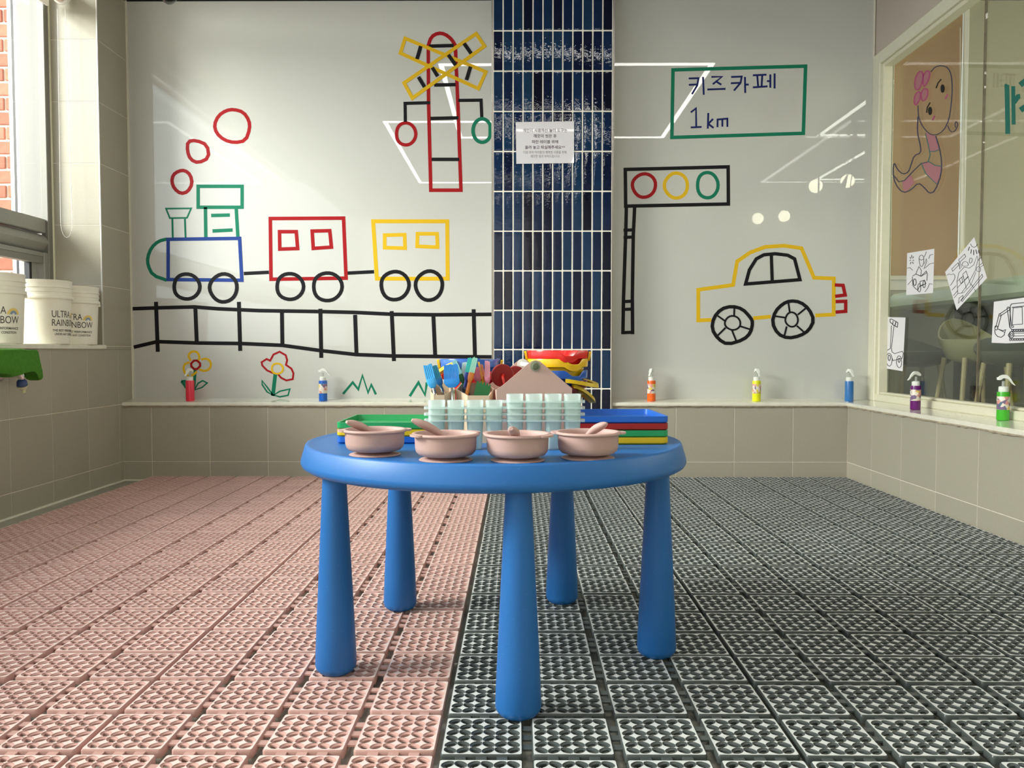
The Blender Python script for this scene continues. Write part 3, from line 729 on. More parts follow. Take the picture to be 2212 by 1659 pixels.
BC = {}
def cmat(c, rough=0.4):
    if c not in BC: BC[c] = mat('plastic_%d' % len(BC), c, rough=rough)
    return BC[c]
def brush(label, tip, bot, w, d, head, ferr, hand, ferr_frac=0.35, comb=10, thickness=0.009, name='silicone_brush', taper=0.9, hl=0.07):
    """tip / bot: picture points of the head's tip and the ferrule's foot, w: head width in picture pixels, d: distance from the wall behind the camera"""
    T, B = P(tip[0], tip[1], 'y', d + 0.006), P(bot[0], bot[1], 'y', d)
    ax = (T - B); L = ax.length; z = ax.normalized(); y = Vector((0, 1, 0)); x = y.cross(z).normalized(); y = z.cross(x)
    t = thing(name, label, 'brush', tuple(B), (0, 0, 0), 'brushes in the beige tool holder')
    mt = Matrix((x, y, z)).transposed().to_4x4(); W_ = w * d / FPX; fl = L * ferr_frac
    n = comb; ms = []
    for i in range(n):
        u0 = -W_ / 2 + W_ * i / n; u1 = u0 + W_ / n * 0.80; jz = random.uniform(-1, 1) * 0.0015
        ms.append(loft([[(u0 * k, -thickness / 2, zz), (u1 * k, -thickness / 2, zz), (u1 * k, thickness / 2, zz), (u0 * k, thickness / 2, zz)] for k, zz in ((1, fl * 0.9), (1.0, (fl + L) / 2), (taper, L + jz))]))
    part('bristles', xf(join(*ms), mt), cmat(head), t, smooth=30)
    q = thickness * 0.62
    part('ferrule', xf(loft([[(a * s, b * s2, zz) for a, b in rrect(-W_ / 2, W_ / 2, -q, q, q * 0.5, 3)] for s, s2, zz in ((0.45, 0.8, 0), (0.82, 1, fl * 0.25), (1.04, 1.1, fl * 0.55), (1.04, 1.1, fl))]), mt), cmat(ferr), t)
    part('handle', xf(tube([(0, 0, 0.004), (0, 0, -0.02), (0, 0, -hl)], [0.0035, 0.0045, 0.0050], 10), mt), cmat(hand) if isinstance(hand, tuple) else M[hand], t)
    return t
brush('light blue flat silicone brush tilted left in the holder', (924, 789), (936, 838), 20, 1.795, (0.05, 0.42, 0.85), (0.06, 0.42, 0.82), 'chrome', 0.40, 5, 0.014, hl=0.055)
brush('dark teal brush behind the light blue tilted brush', (938, 790), (952, 833), 14, 1.825, (0.01, 0.20, 0.30), (0.01, 0.15, 0.40), 'chrome', 0.32, 4, hl=0.055)
brush('wide bright blue comb-like silicone brush at the holder front', (974, 787), (977, 837), 33, 1.797, (0.02, 0.27, 0.76), (0.02, 0.28, 0.75), 'chrome', 0.36, 11, 0.007, hl=0.055)
brush('pale cyan brush with dark green ferrule', (981, 779), (1000, 826), 12, 1.838, (0.30, 0.62, 0.66), (0.008, 0.09, 0.02), (0.008, 0.09, 0.02), 0.36, 5, name='paint_brush', hl=0.05)
brush('white bristled brush half hidden behind the teal one', (1004, 783), (1000, 826), 11, 1.846, (0.66, 0.78, 0.78), (0.5, 0.6, 0.6), (0.5, 0.6, 0.6), 0.25, 4, name='paint_brush', hl=0.05)
brush('teal brush with dark blue ferrule', (1016, 773), (1007, 823), 11, 1.828, (0.03, 0.46, 0.42), (0.012, 0.03, 0.22), (0.012, 0.03, 0.22), 0.36, 5, name='paint_brush', hl=0.05)
brush('mint green brush with orange ferrule', (1027, 773), (1014, 827), 12, 1.815, (0.36, 0.74, 0.58), (0.72, 0.22, 0.03), (0.72, 0.22, 0.03), 0.40, 5, name='paint_brush', hl=0.045)
brush('deep pink brush behind the orange ferrule', (1029, 793), (1033, 826), 15, 1.843, (0.60, 0.15, 0.22), (0.60, 0.17, 0.24), (0.60, 0.17, 0.24), 0.4, 6, hl=0.05)
brush('yellow brush leaning left between the pink brushes', (1034, 781), (1042, 822), 5, 1.846, (0.80, 0.45, 0.02), (0.70, 0.36, 0.02), (0.70, 0.36, 0.02), 0.3, 2, name='paint_brush', hl=0.05)
brush('coral brush beside the yellow brush', (1041, 788), (1048, 824), 5, 1.848, (0.76, 0.25, 0.12), (0.66, 0.22, 0.12), (0.66, 0.22, 0.12), 0.3, 2, name='paint_brush', hl=0.05)
brush('light pink flat silicone brush at the right of the holder', (1053, 780), (1053, 828), 12, 1.825, (0.80, 0.33, 0.42), (0.68, 0.22, 0.32), (0.68, 0.22, 0.32), 0.26, 6, 0.011, hl=0.05)
# green toothed scraper and the dark blue clip
sc_ = thing('scraper', 'dark green toothed paint scraper in the right cup of the holder', 'scraper', tuple(P(1042, 858, 'y', 1.800)))
op = []
f_ = lambda x, y: P(900 + x / 11.06, 740 + y / 11.06, 'y', 1.800)
for x, y in ((1330, 1420), (1370, 1230), (1440, 930), (1480, 915), (1500, 970), (1520, 970), (1530, 925), (1560, 935), (1570, 995), (1590, 995), (1600, 945), (1635, 955), (1640, 1020), (1660, 1020), (1675, 965), (1710, 975), (1710, 1035), (1730, 1035), (1740, 985), (1770, 1020), (1760, 1120), (1735, 1210), (1700, 1420)):
    q = f_(x, y); op.append((q.x, q.z))
part('blade', prism(op, 0.006, ((0, 1.800, 0), (1, 0, 0), (0, 0, 1), (0, 1, 0))), cmat((0.012, 0.14, 0.035)), sc_, world=True, smooth=20)
cl = thing('clip', 'small dark blue clip standing inside the right cup', 'clip', tuple(P(1008, 862, 'y', 1.812)))
op = [f_(x, y) for x, y in ((1060, 1120), (1100, 1060), (1165, 1060), (1260, 1230), (1240, 1420), (1120, 1420))]
part('jaw', prism([(q.x, q.z) for q in op], 0.006, ((0, 1.812, 0), (1, 0, 0), (0, 0, 1), (0, 1, 0))), cmat((0.012, 0.03, 0.11)), cl, world=True, smooth=20)
part('spring', tube([f_(1090, 1110) + Vector((0, 0.011, 0)), f_(1150, 1180) + Vector((0, 0.011, 0))], 0.0014, 8), M['gasket'], cl, world=True)

# rose gabled caddy
YC0, YC1 = 1.785, 2.02
cy_ = thing('rose_caddy', 'rose pink caddy with house-shaped ends and a rod between the peaks', 'caddy', (0.037, YC0, ZT), (0, 0, math.radians(6.5)))
gp = lambda x, y: P(x, y, 'y', YC0)
gab = [(1075, 956), (1072, 842), (1078, 838), (1088, 831), (1140, 787), (1148, 781), (1157, 778.5), (1166, 781), (1175, 788), (1222, 828), (1237, 840), (1235, 956)]
gpts = [(gp(*q).x, max(ZT, gp(*q).z)) for q in gab]
gpts[0] = (gpts[0][0], ZT); gpts[-1] = (gpts[-1][0], ZT)
for yy, nm in ((YC0, 'gable'), (YC1 - 0.004, 'gable')):
    part(nm, prism(gpts, 0.004, ((0, yy, 0), (1, 0, 0), (0, 0, 1), (0, 1, 0))), M['rose'], cy_, world=True, smooth=25)
xl, xr, zs = gpts[1][0], gpts[-2][0], gpts[-2][1]
part('side', box(xl, xl + 0.004, YC0 + 0.004, YC1 - 0.004, ZT, zs - 0.003, 0.001), M['rose'], cy_, world=True)
part('side', box(xr - 0.004, xr, YC0 + 0.004, YC1 - 0.004, ZT, zs - 0.003, 0.001), M['rose'], cy_, world=True)
part('bottom', box(xl + 0.004, xr - 0.004, YC0 + 0.004, YC1 - 0.004, ZT, ZT + 0.004), M['rose'], cy_, world=True)
pk = gp(1156, 791.5); rotx = Matrix.Rotation(PI / 2, 4, 'X')
part('rod', move(xf(lathe([(0, 0), (0.006, 0), (0.006, YC1 - YC0 + 0.012), (0, YC1 - YC0 + 0.012)], 16), Matrix.Rotation(-PI / 2, 4, 'X')), (pk.x, YC0 - 0.006, pk.z)), M['white'], cy_, world=True)
ws = translucent_mat('clear_washer', (0.62, 0.66, 0.52), 0.3)
for yy in (YC0 - 0.0035, YC1 + 0.001): part('washer', move(xf(lathe([(0.006, 0), (0.0112, 0), (0.0112, 0.003), (0.006, 0.003)], 28), rotx), (pk.x, yy + 0.003, pk.z)), ws, cy_, world=True)
part('rod_cap', move(xf(lathe([(0, 0), (0.0070, 0), (0.0076, 0.003), (0.006, 0.0065), (0, 0.0068)], 24), rotx), (pk.x, YC0 - 0.001, pk.z)), mat('olive_cap', (0.13, 0.15, 0.09), rough=0.25), cy_, world=True)
rp = P(1140, 784, 'y', YC1 - 0.012)
part('inner_washer', move(xf(lathe([(0.0062, 0), (0.0135, 0), (0.0135, 0.004), (0.0062, 0.004)], 28), rotx), (pk.x, YC1 - 0.006, pk.z)), M['white'], cy_, world=True)

cy_.location.z += 0.0006
# red toy roller
rr_c = P(1085, 811, 'y', 1.865); tr = thing('toy_roller', 'dark red toy roller of two round discs beside the rose caddy', 'toy', tuple(rr_c), (0, 0, 0))
disc = xf(lathe([(0.0058, -0.004), (0.0245, -0.004), (0.0262, -0.0025), (0.0262, 0.0025), (0.0245, 0.004), (0.0058, 0.004)], 40), rotx)
disc = join(disc, xf(lathe([(0.0058, 0.004), (0.0058, -0.004)], 20), rotx))
md = cmat((0.27, 0.014, 0.014)); mr_ = cmat((0.62, 0.03, 0.02), 0.25)
part('disc', xf(disc, Matrix.Rotation(0.35, 4, 'Z')), md, tr, smooth=40)
part('disc', xf(disc, Matrix.Rotation(0.35, 4, 'Z')), md, tr, (0.030, 0.075, -0.006), smooth=40)
part('axle', tube([(0, -0.002, 0), (0.030, 0.077, -0.006)], 0.0055, 12), mr_, tr)
part('handle', tube([(0, 0.0, -0.002), (0.001, -0.010, -0.003), (0.003, -0.016, -0.010), (0.005, -0.016, -0.024), (0.007, -0.014, -0.050), (0.010, -0.010, -0.075)], 0.0032, 12), mr_, tr, smooth=60)

# beach buckets
def bucket(label, c, ztop, r, h, colour, notch, group, body_r=0.86, rim_h=0.020, lugs=None, strap=None, strap_mat=None):
    t = thing('beach_bucket', label, 'bucket', (c[0], c[1], ztop - h), (0, 0, 0), group)
    n = 72; rings = []
    def dz(a):
        d = abs((a - notch + PI) % (2 * PI) - PI); k = min(1, max(0, (0.36 - d) / 0.22)); return -0.0135 * k
    def rg(rad, z, follow, out=0.0):
        o = []
        for i in range(n):
            a = 2 * PI * i / n; d = dz(a); o.append(((rad + (-d) * out) * math.cos(a), (rad + (-d) * out) * math.sin(a), z + d * follow))
        return o
    R = [rg(r * 0.66, 0, 0), rg(r * 0.68, 0.002, 0), rg(r * body_r, h - rim_h - 0.002, 0.7), rg(r * 0.985, h - rim_h, 0.75, 0.2), rg(r, h - 0.002, 1, 0.3), rg(r * 0.99, h, 1, 0.3), rg(r * 0.955, h - 0.001, 1, 0.3), rg(r * body_r * 0.97, h - rim_h, 0.7), rg(r * 0.64, 0.003, 0)]
    part('body', loft(R, True, True), cmat(colour, 0.22), t, smooth=40)
    if lugs:
        for sx in (-1, 1):
            part('lug', move(xf(prism(rrect(-0.007, 0.007, -0.016, 0.008, 0.005, 4), 0.006), Matrix.Rotation(sx * 0.2, 4, 'Y') @ Matrix.Rotation(PI / 2, 4, 'Y') @ Matrix.Rotation(PI / 2, 4, 'Z')), (sx * (r + 0.003) - 0.003, -0.01, h - 0.010)), cmat(lugs, 0.25), t)
    if strap:
        a0, a1, dr, droop, zz, col = strap; pts = []; N = 30
        ri, ro = [], []
        V, F = [], []
        for i in range(N + 1):
            a = a0 + (a1 - a0) * i / N; k = math.sin(PI * i / N); rad = r * 1.02 + dr * k; z = zz + h - droop * k ** 1.5; wv = 0.0065
            for rr2, z2 in ((rad - wv, z + 0.004), (rad + wv, z + 0.0035), (rad + wv + 0.0015, z - 0.006), (rad - wv + 0.001, z - 0.0055)): V.append((rr2 * math.cos(a), rr2 * math.sin(a), z2))
        for i in range(N):
            for k in range(4): F.append((4 * i + k, 4 * i + (k + 1) % 4, 4 * i + 4 + (k + 1) % 4, 4 * i + 4 + k))
        F += [(3, 2, 1, 0), (4 * N, 4 * N + 1, 4 * N + 2, 4 * N + 3)]
        part('handle', (V, F), cmat(col, 0.3), t, smooth=40)
    return t
YEL = (0.82, 0.50, 0.008)
bc = (P(1204, 800, 'y', 2.115).x, 2.115); br = 66 * 2.115 / FPX; nt_ = -1.25
zt = lambda y: P(1204, y, 'y', 2.115 - br).z
bucket('dark red bucket at the bottom of the right bucket stack', bc, zt(823), br * 0.98, zt(823) - ZT, (0.20, 0.012, 0.012), nt_ + 0.15, 'nested buckets behind the rose caddy', strap=(-1.1, 1.3, 0.012, 0.042, -0.012, (0.72, 0.48, 0.006)))
bucket('blue bucket second from the bottom of the right bucket stack', bc, zt(801), br * 0.985, 0.118, (0.014, 0.10, 0.46), nt_ + 0.25, 'nested buckets behind the rose caddy', strap=(-1.35, 0.9, 0.020, 0.014, -0.024, (0.76, 0.52, 0.006)))
bucket('yellow bucket second from the top of the right bucket stack', bc, zt(775.5), br, 0.118, YEL, nt_ + 0.2, 'nested buckets behind the rose caddy')
bucket('red bucket on top of the right bucket stack', bc, zt(757), br, 0.118, (0.74, 0.015, 0.012), nt_, 'nested buckets behind the rose caddy', lugs=YEL)
bc2 = (P(1016, 800, 'y', 2.06).x, 2.06); br2 = 65 * 2.06 / FPX
zt2 = P(1016, 776, 'y', 2.06 - br2).z
bucket('red bucket under the blue one behind the brushes', bc2, zt2 - 0.030, br2 * 0.97, zt2 - 0.030 - ZT, (0.68, 0.02, 0.02), 2.0, 'nested buckets behind the brushes')
bucket('blue bucket with yellow handle behind the brushes', bc2, zt2, br2, 0.135, (0.03, 0.13, 0.52), 0.9, 'nested buckets behind the brushes', strap=(PI - 1.2, PI + 1.2, 0.010, 0.035, -0.008, YEL), lugs=YEL)

# ------------------------------------------------------------------ spray bottles
def label_mat(seed):
    m = mat('printed_label', (0.8, 0.7, 0.6), rough=0.4); nt = m.node_tree; b = nt.nodes['Principled BSDF']
    tc = nt.nodes.new('ShaderNodeTexCoord'); mp = nt.nodes.new('ShaderNodeMapping'); mp.inputs['Location'].default_value = (seed, seed * 2, 0)
    v = nt.nodes.new('ShaderNodeTexVoronoi'); v.inputs['Scale'].default_value = 75
    cr = nt.nodes.new('ShaderNodeValToRGB'); cr.color_ramp.interpolation = 'CONSTANT'
    for i, (p, c) in enumerate(((0, (0.78, 0.72, 0.62)), (0.3, (0.66, 0.30, 0.26)), (0.55, (0.72, 0.66, 0.56)), (0.68, (0.20, 0.13, 0.24)), (0.84, (0.72, 0.55, 0.10)), (0.93, (0.08, 0.16, 0.22)))):
        e = cr.color_ramp.elements[i] if i < 2 else cr.color_ramp.elements.new(p); e.position = p; e.color = (*c, 1)
    sx = nt.nodes.new('ShaderNodeSeparateXYZ')
    nt.links.new(tc.outputs['Object'], mp.inputs[0]); nt.links.new(mp.outputs[0], v.inputs['Vector']); nt.links.new(v.outputs['Color'], sx.inputs[0])
    nt.links.new(sx.outputs[0], cr.inputs[0]); nt.links.new(cr.outputs[0], b.inputs['Base Color'])
    return m
LAB = [label_mat(k * 1.7) for k in range(5)]
WHT = mat('white_trigger_plastic', (0.80, 0.82, 0.76), rough=0.3)
def spray(px, py, colour, label, trig, lab=None, sc=1.0, plane='z', v=0.40, facing=0.0, fill=1.0):
    """trig: compass angle of the trigger lever (0 = to the right, -90 = to the viewer)"""
    c = P(px, py, plane, v)
    t = thing('spray_bottle', label, 'spray bottle', (c.x, c.y, c.z), (0, 0, math.radians(trig)), 'spray bottles along the ledges')
    r = 0.0222 * sc; h = 0.110 * sc
    part('bottle', lathe([(0, 0), (r * 0.90, 0), (r, 0.002), (r, h - 0.004), (r * 0.97, h - 0.0012), (r * 0.86, h), (0, h)], 36), cmat(colour, 0.22), t, smooth=40)
    if lab is not None:
        a = math.radians(-90 - trig + facing)
        part('label', lathe([(r + 0.0004, h * 0.38), (r + 0.0006, h * 0.385), (r + 0.0006, h * 0.835), (r + 0.0004, h * 0.84)], 40, a - 1.75, a + 1.75), LAB[lab], t)
    part('collar', lathe([(0, h), (r * 0.74, h), (r * 0.76, h + 0.004), (r * 0.76, h + 0.018), (r * 0.62, h + 0.0205), (0, h + 0.0205)], 28), WHT, t, smooth=40)
    part('neck', lathe([(0, 0), (0.0058, 0), (0.0052, 0.022), (0, 0.022)], 16), translucent_mat('clear_neck', (0.75, 0.78, 0.74), 0.4) if 'clear_neck' not in bpy.data.materials else bpy.data.materials['clear_neck'], t, (-0.001, 0, h + 0.019))
    z0 = h + 0.0205
    # head: arched shroud from the nozzle at the back over to the lever
    hd = [(-0.0215, 0.024), (-0.0200, 0.031), (-0.014, 0.0395), (-0.004, 0.0445), (0.006, 0.0445), (0.014, 0.040), (0.020, 0.033), (0.0265, 0.024), (0.033, 0.013), (0.0405, 0.004), (0.038, 0.004), (0.029, 0.0105), (0.022, 0.020), (0.014, 0.028), (0.006, 0.031), (-0.003, 0.031), (-0.008, 0.027), (-0.0125, 0.0245)]
    body = hd[:8] + hd[12:]; lever = hd[7:13]
    k = 0.0068
    part('head', prism(body, 2 * k, ((0, k, z0), (1, 0, 0), (0, 0, 1), (0, -1, 0))), WHT, t, smooth=50)
    part('trigger', prism([(0.0215, 0.031)] + lever, 1.3 * k, ((0, 0.65 * k, z0), (1, 0, 0), (0, 0, 1), (0, -1, 0))), WHT, t, smooth=50)
    part('nozzle', move(xf(lathe([(0, 0), (0.0042, 0), (0.0042, 0.007), (0, 0.007)], 14), Matrix.Rotation(-PI / 2, 4, 'Y')), (-0.0165, 0, z0 + 0.0305)), WHT, t)
    return t
yl = YB + 0.045
spray(411, 865, (0.80, 0.03, 0.07), 'spray bottle of red paint in front of the yellow tape flower', -105, None, plane='y', v=yl)
spray(698, 863, (0.015, 0.13, 0.55), 'labelled spray bottle of blue paint right of the red tape flower', 0, 0, plane='y', v=yl)
spray(1407, 865, (0.86, 0.13, 0.015), 'spray bottle of orange paint below the tape traffic light', -118, 1, plane='y', v=yl, facing=12)
spray(1634, 863, (0.78, 0.80, 0.01), 'spray bottle of fluorescent yellow paint below the tape car', -85, 2, plane='y', v=yl)
spray(1834, 863, (0.03, 0.16, 0.44), 'unlabelled spray bottle of blue paint at the corner of the ledges', -80, None, plane='y', v=yl)
spray(1977, 884, (0.13, 0.006, 0.14), 'spray bottle of purple paint on the right window ledge', 188, 3, v=0.399)
spray(2166, 907, (0.05, 0.42, 0.02), 'spray bottle of green paint on the right window ledge', -12, 4, v=0.401)
for ob in bpy.data.objects:
    if ob.get('category') == 'spray bottle':
        # stand on the sloping ledge top
        if ob.location.x < XR - 0.02: ob.location.z = 0.3925 + (ob.location.y - YB + 0.006 - 0.0222) / (YP - YB + 0.006) * 0.0145 + 0.0008
        else: ob.location.z = 0.393 + (ob.location.x - XR + 0.006) / (XG + 0.026 - XR) * 0.009

# ------------------------------------------------------------------ tape pictures on the glass panels
OFF = [0.0]
def T3(ox, oy, s):        # crop coordinates -> back panel
    return lambda x, y, z=0: P(ox + x / s, oy + y / s, 'y', YP)
A3 = T3(300, 200, 3.318); A4 = T3(700, 0, 3.456); A5 = T3(1300, 80, 3.687); A6 = T3(1300, 480, 3.687); A8 = T3(240, 740, 3.95); A0 = T3(0, 0, 1)
def drawing(name, label, anchor, group='tape pictures on the back wall'):
    return thing(name, label, 'tape drawing', tuple(anchor), (0, 0, 0), group)
def tape(parent, name, to3, m, strokes, layer=0):
    """strokes: list of (points, width, closed)"""
    ms = []
    for k, (pts, w, cl) in enumerate(strokes):
        V, F = stroke2d(pts, w, cl)
        h = 0.0006 + layer * 0.0005 + 0.00005 * k
        ms.append(thick(V, F, to3, (0, -1, 0), h))
    return part(name, join(*ms), M[m], parent, world=True, smooth=0)
RT = lambda x0, y0, x1, y1: [(x0, y0), (x1, y0), (x1, y1), (x0, y1)]
rings_ = [([(680, 120), (750, 140), (790, 200), (795, 260), (765, 345), (685, 360), (610, 340), (555, 290), (540, 230), (570, 165), (625, 128)], 'largest red tape smoke ring, top of the three'),
          ([(350, 350), (410, 342), (490, 375), (503, 468), (425, 505), (370, 480), (347, 420)], 'middle red tape smoke ring above the engine'),
          ([(330, 557), (370, 590), (383, 655), (350, 712), (300, 725), (255, 690), (235, 640), (245, 590), (285, 562)], 'lowest red tape smoke ring above the funnel')]
def smooth_loop(p, it=2):
    for _ in range(it):
        q = []
        for i in range(len(p)):
            a, b = Vector(p[i]), Vector(p[(i + 1) % len(p)]); q += [tuple(a * 0.75 + b * 0.25), tuple(a * 0.25 + b * 0.75)]
        p = q
    return p
def smooth_line(p, it=2):
    for _ in range(it):
        q = [p[0]]
        for a, b in zip(p, p[1:]):
            a, b = Vector(a), Vector(b); q += [tuple(a * 0.75 + b * 0.25), tuple(a * 0.25 + b * 0.75)]
        p = q + [p[-1]]
    return p
for pts, lab in rings_:
    d = drawing('smoke_ring', lab, A3(*pts[0])); tape(d, 'tape_ring', A3, 'tp_red', [(smooth_loop(pts, 1), 25, True)])
d = drawing('train_engine', 'tape outline of a green and blue steam engine with black wheels', A3(460, 1200))
tape(d, 'funnel', A3, 'tp_green', [([(195, 832), (375, 830), (345, 898), (222, 900)], 12, True), ([(240, 905), (243, 1040)], 14, False), ([(330, 905), (335, 1040)], 14, False)])
tape(d, 'cab_roof', A3, 'tp_green', [([(425, 672), (740, 672), (740, 822), (425, 822)], 25, True)])
tape(d, 'cab', A3, 'tp_green', [([(477, 822), (480, 1045)], 25, False), ([(697, 822), (710, 1040)], 25, False), ([(518, 881), (652, 878)], 25, False), ([(528, 992), (672, 985)], 25, False)])
tape(d, 'nose', A3, 'tp_green', [(smooth_line([(200, 1050), (140, 1065), (90, 1110), (62, 1180), (65, 1240), (100, 1310), (200, 1345)], 1), 24, False)])
tape(d, 'boiler', A3, 'tp_blue', [([(210, 1052), (722, 1045), (738, 1345), (210, 1340)], 25, True)], 1)
for cx, cy, r in ((343, 1390, 92), (607, 1400, 98)): tape(d, 'wheel', A3, 'tp_black', [(ell(cx, cy, r, r, seed=cx), 26, True)], 2)
d = drawing('train_coupling', 'short black tape coupling between engine and red wagon', A3(840, 1292)); tape(d, 'tape_line', A3, 'tp_black', [([(752, 1297), (932, 1288)], 25, False)])
d = drawing('train_wagon', 'tape outline of a red train wagon with two square windows', A3(1210, 1120))
tape(d, 'wagon_body', A3, 'tp_red', [([(942, 903), (1467, 900), (1485, 1330), (947, 1338)], 26, True)])
tape(d, 'window', A3, 'tp_red', [([(1008, 997), (1128, 997), (1138, 1118), (1010, 1122)], 26, True)]); tape(d, 'window', A3, 'tp_red', [([(1242, 993), (1368, 990), (1380, 1108), (1250, 1117)], 26, True)])
for cx, cy, r in ((1083, 1390, 95), (1352, 1392, 102)): tape(d, 'wheel', A3, 'tp_black', [(ell(cx, cy, r, r, seed=cx), 26, True)], 1)
d = drawing('train_coupling', 'short black tape coupling between red and yellow wagons', A0(779, 588)); tape(d, 'tape_line', A0, 'tp_black', [([(751, 590), (808, 587)], 7.5, False)])
d = drawing('train_wagon', 'tape outline of a yellow train wagon with two windows', A0(887, 540))
tape(d, 'wagon_body', A0, 'tp_yellow', [([(806, 478), (966, 478), (967, 602), (814, 602)], 8.5, True)])
tape(d, 'window', A0, 'tp_yellow', [([(831, 508), (874, 507), (875, 536), (831, 535)], 8, True)]); tape(d, 'window', A0, 'tp_yellow', [([(902, 505), (944, 505), (945, 534), (901, 532)], 8, True)])
for cx, cy, rx, ry in ((853, 617, 30, 31), (927, 617, 29, 31)): tape(d, 'wheel', A0, 'tp_black', [(ell(cx, cy, rx, ry, seed=cx), 8, True)], 1)
d = drawing('railway_track', 'black tape railway track with crossing sleepers under the train', A0(676, 720))
tape(d, 'rail', A0, 'tp_black', [([(286, 667), (340, 665), (420, 663), (470, 667), (560, 671), (690, 673), (770, 675), (850, 679), (940, 680), (1065, 679)], 8, False)])
tape(d, 'rail', A0, 'tp_black', [([(289, 750), (340, 738), (430, 741), (520, 742), (610, 746), (690, 757), (770, 766), (850, 769), (940, 770), (1065, 771)], 8, False)])
for a, b in (((337, 652), (341, 760)), ((422, 665), (425, 738)), ((516, 652), (519, 758)), ((609, 672), (610, 745)), ((692, 667), (694, 773)), ((767, 680), (770, 765)), ((846, 672), (851, 780)), ((936, 680), (940, 768)), ((1023, 668), (1026, 772))):
    tape(d, 'sleeper', A0, 'tp_black', [([a, b], 8.5, False)], 1)
d = drawing('crossing_sign', 'tape railway crossing sign with yellow cross on a red post', A4(890, 850))
arch = smooth_line([(778, 340), (800, 275), (850, 247), (900, 253), (950, 290), (980, 340)], 1)
tape(d, 'post', A4, 'tp_red', [([(797, 1420), (780, 760)] + arch + [(1000, 800), (1022, 1420)], 27, True)])
for a, b in (((783, 345), (968, 340)), ((822, 635), (983, 632)), ((795, 885), (1003, 880)), ((803, 1190), (1010, 1190))): tape(d, 'bar', A4, 'tp_black', [([a, b], 26, False)], 1)
tape(d, 'plank', A4, 'tp_yellow', [([(605, 287), (1208, 537), (1152, 662), (570, 397)], 26, True)], 2)
tape(d, 'plank', A4, 'tp_yellow', [([(1135, 252), (1198, 345), (660, 733), (597, 620)], 26, True)], 3)
for a, b in (((722, 345), (694, 442)), ((1045, 325), (1098, 400)), ((928, 410), (983, 488)), ((808, 505), (848, 570)), ((705, 575), (750, 650)), ((1093, 498), (1063, 598))): tape(d, 'mark', A4, 'tp_black', [([a, b], 27, False)], 4)
tape(d, 'lamp_arm', A4, 'tp_black', [([(793, 767), (605, 772), (607, 910)], 24, False)], 1); tape(d, 'lamp_arm', A4, 'tp_black', [([(1002, 750), (1172, 748), (1178, 885)], 24, False)], 1)
tape(d, 'lamp', A4, 'tp_red', [(ell(611, 1000, 72, 85, seed=3), 25, True)], 1)
a0 = -0.0
gl_ = [(1180 + 68 * math.cos(t), 975 + 88 * math.sin(t)) for t in (2 * PI * i / 30 for i in range(30))]
gl_ = [(min(x, 1240), y) for x, y in gl_]
tape(d, 'lamp', A4, 'tp_green', [(gl_, 26, True)], 2)

d = drawing('road_sign', 'green tape road sign frame with navy lettering and white arrow', A5(1095, 515))
tape(d, 'frame', A5, 'tp_green', [([(567, 262), (1623, 232), (1605, 767), (558, 800)], 28, True)])
L_ = lambda name, ss: tape(d, name, A5, 'tp_navy', [(s, 15, False) for s in ss])
L_('letter', [[(692, 330), (770, 328), (760, 385), (718, 455)], [(693, 381), (760, 378)], [(806, 318), (812, 460)]])
L_('letter', [[(872, 318), (957, 316), (884, 376)], [(905, 350), (952, 380)], [(840, 418), (985, 413)]])
L_('letter', [[(1030, 318), (1114, 315), (1105, 365), (1052, 427)], [(1028, 368), (1105, 365)], [(1140, 318), (1142, 445)], [(1142, 379), (1170, 379)]])
L_('letter', [[(1203, 305), (1312, 300)], [(1238, 305), (1245, 397)], [(1278, 303), (1272, 397)], [(1203, 401), (1320, 393)], [(1315, 351), (1342, 351)], [(1342, 298), (1342, 404)], [(1376, 290), (1376, 410)]])
L_('letter', [[(709, 600), (750, 568), (752, 718)], [(708, 720), (795, 716)]])
L_('letter', [[(848, 605), (844, 730)], [(886, 652), (848, 692), (890, 724)]])
L_('letter', [[(921, 718), (922, 657), (1000, 650), (1000, 716)], [(960, 655), (960, 714)]])
tape(d, 'arrow', A5, 'tp_white', [([(1320, 490), (1520, 418), (1550, 610), (1500, 583), (1437, 715), (1310, 643), (1372, 530)], 11, True)])
d = drawing('traffic_light', 'black tape traffic light on a post with three coloured rings', A5(600, 1190))
tape(d, 'frame', A5, 'tp_black', [([(187, 1055), (1006, 1034), (1008, 1330), (190, 1347)], 28, True)])
tape(d, 'lamp', A5, 'tp_red', [(ell(337, 1183, 92, 92, seed=5), 27, True)]); tape(d, 'lamp', A5, 'tp_yellow', [(ell(592, 1183, 92, 97, seed=6), 27, True)]); tape(d, 'lamp', A5, 'tp_green', [(ell(842, 1180, 82, 104, seed=8), 27, True)])
tape(d, 'post', A0, 'tp_black', [([(1353, 446), (1352, 494), (1347, 643), (1345.5, 722)], 7.5, False), ([(1371, 446), (1368, 507), (1366, 643), (1366.5, 722)], 7.5, False)], 1)
for y in (497, 512.5, 651, 668, 718): tape(d, 'rung', A0, 'tp_black', [([(1347, y + 0.5), (1369, y - 0.5)], 7, False)], 2)
d = drawing('car', 'yellow tape car with black window and spoked wheels', A6(1300, 560))
tape(d, 'body', A6, 'tp_yellow', [([(872, 778), (768, 782), (768, 538), (1045, 500), (1078, 312), (1180, 242), (1300, 197), (1450, 187), (1590, 207), (1690, 442), (1848, 448), (1846, 735), (1700, 743)], 30, False), ([(1205, 765), (1345, 752)], 30, False)])
tape(d, 'window', A6, 'tp_black', [([(1145, 492), (1175, 380), (1230, 292), (1290, 260), (1380, 251), (1480, 263), (1535, 292), (1578, 458)], 27, True), ([(1350, 262), (1357, 478)], 26, False)], 1)
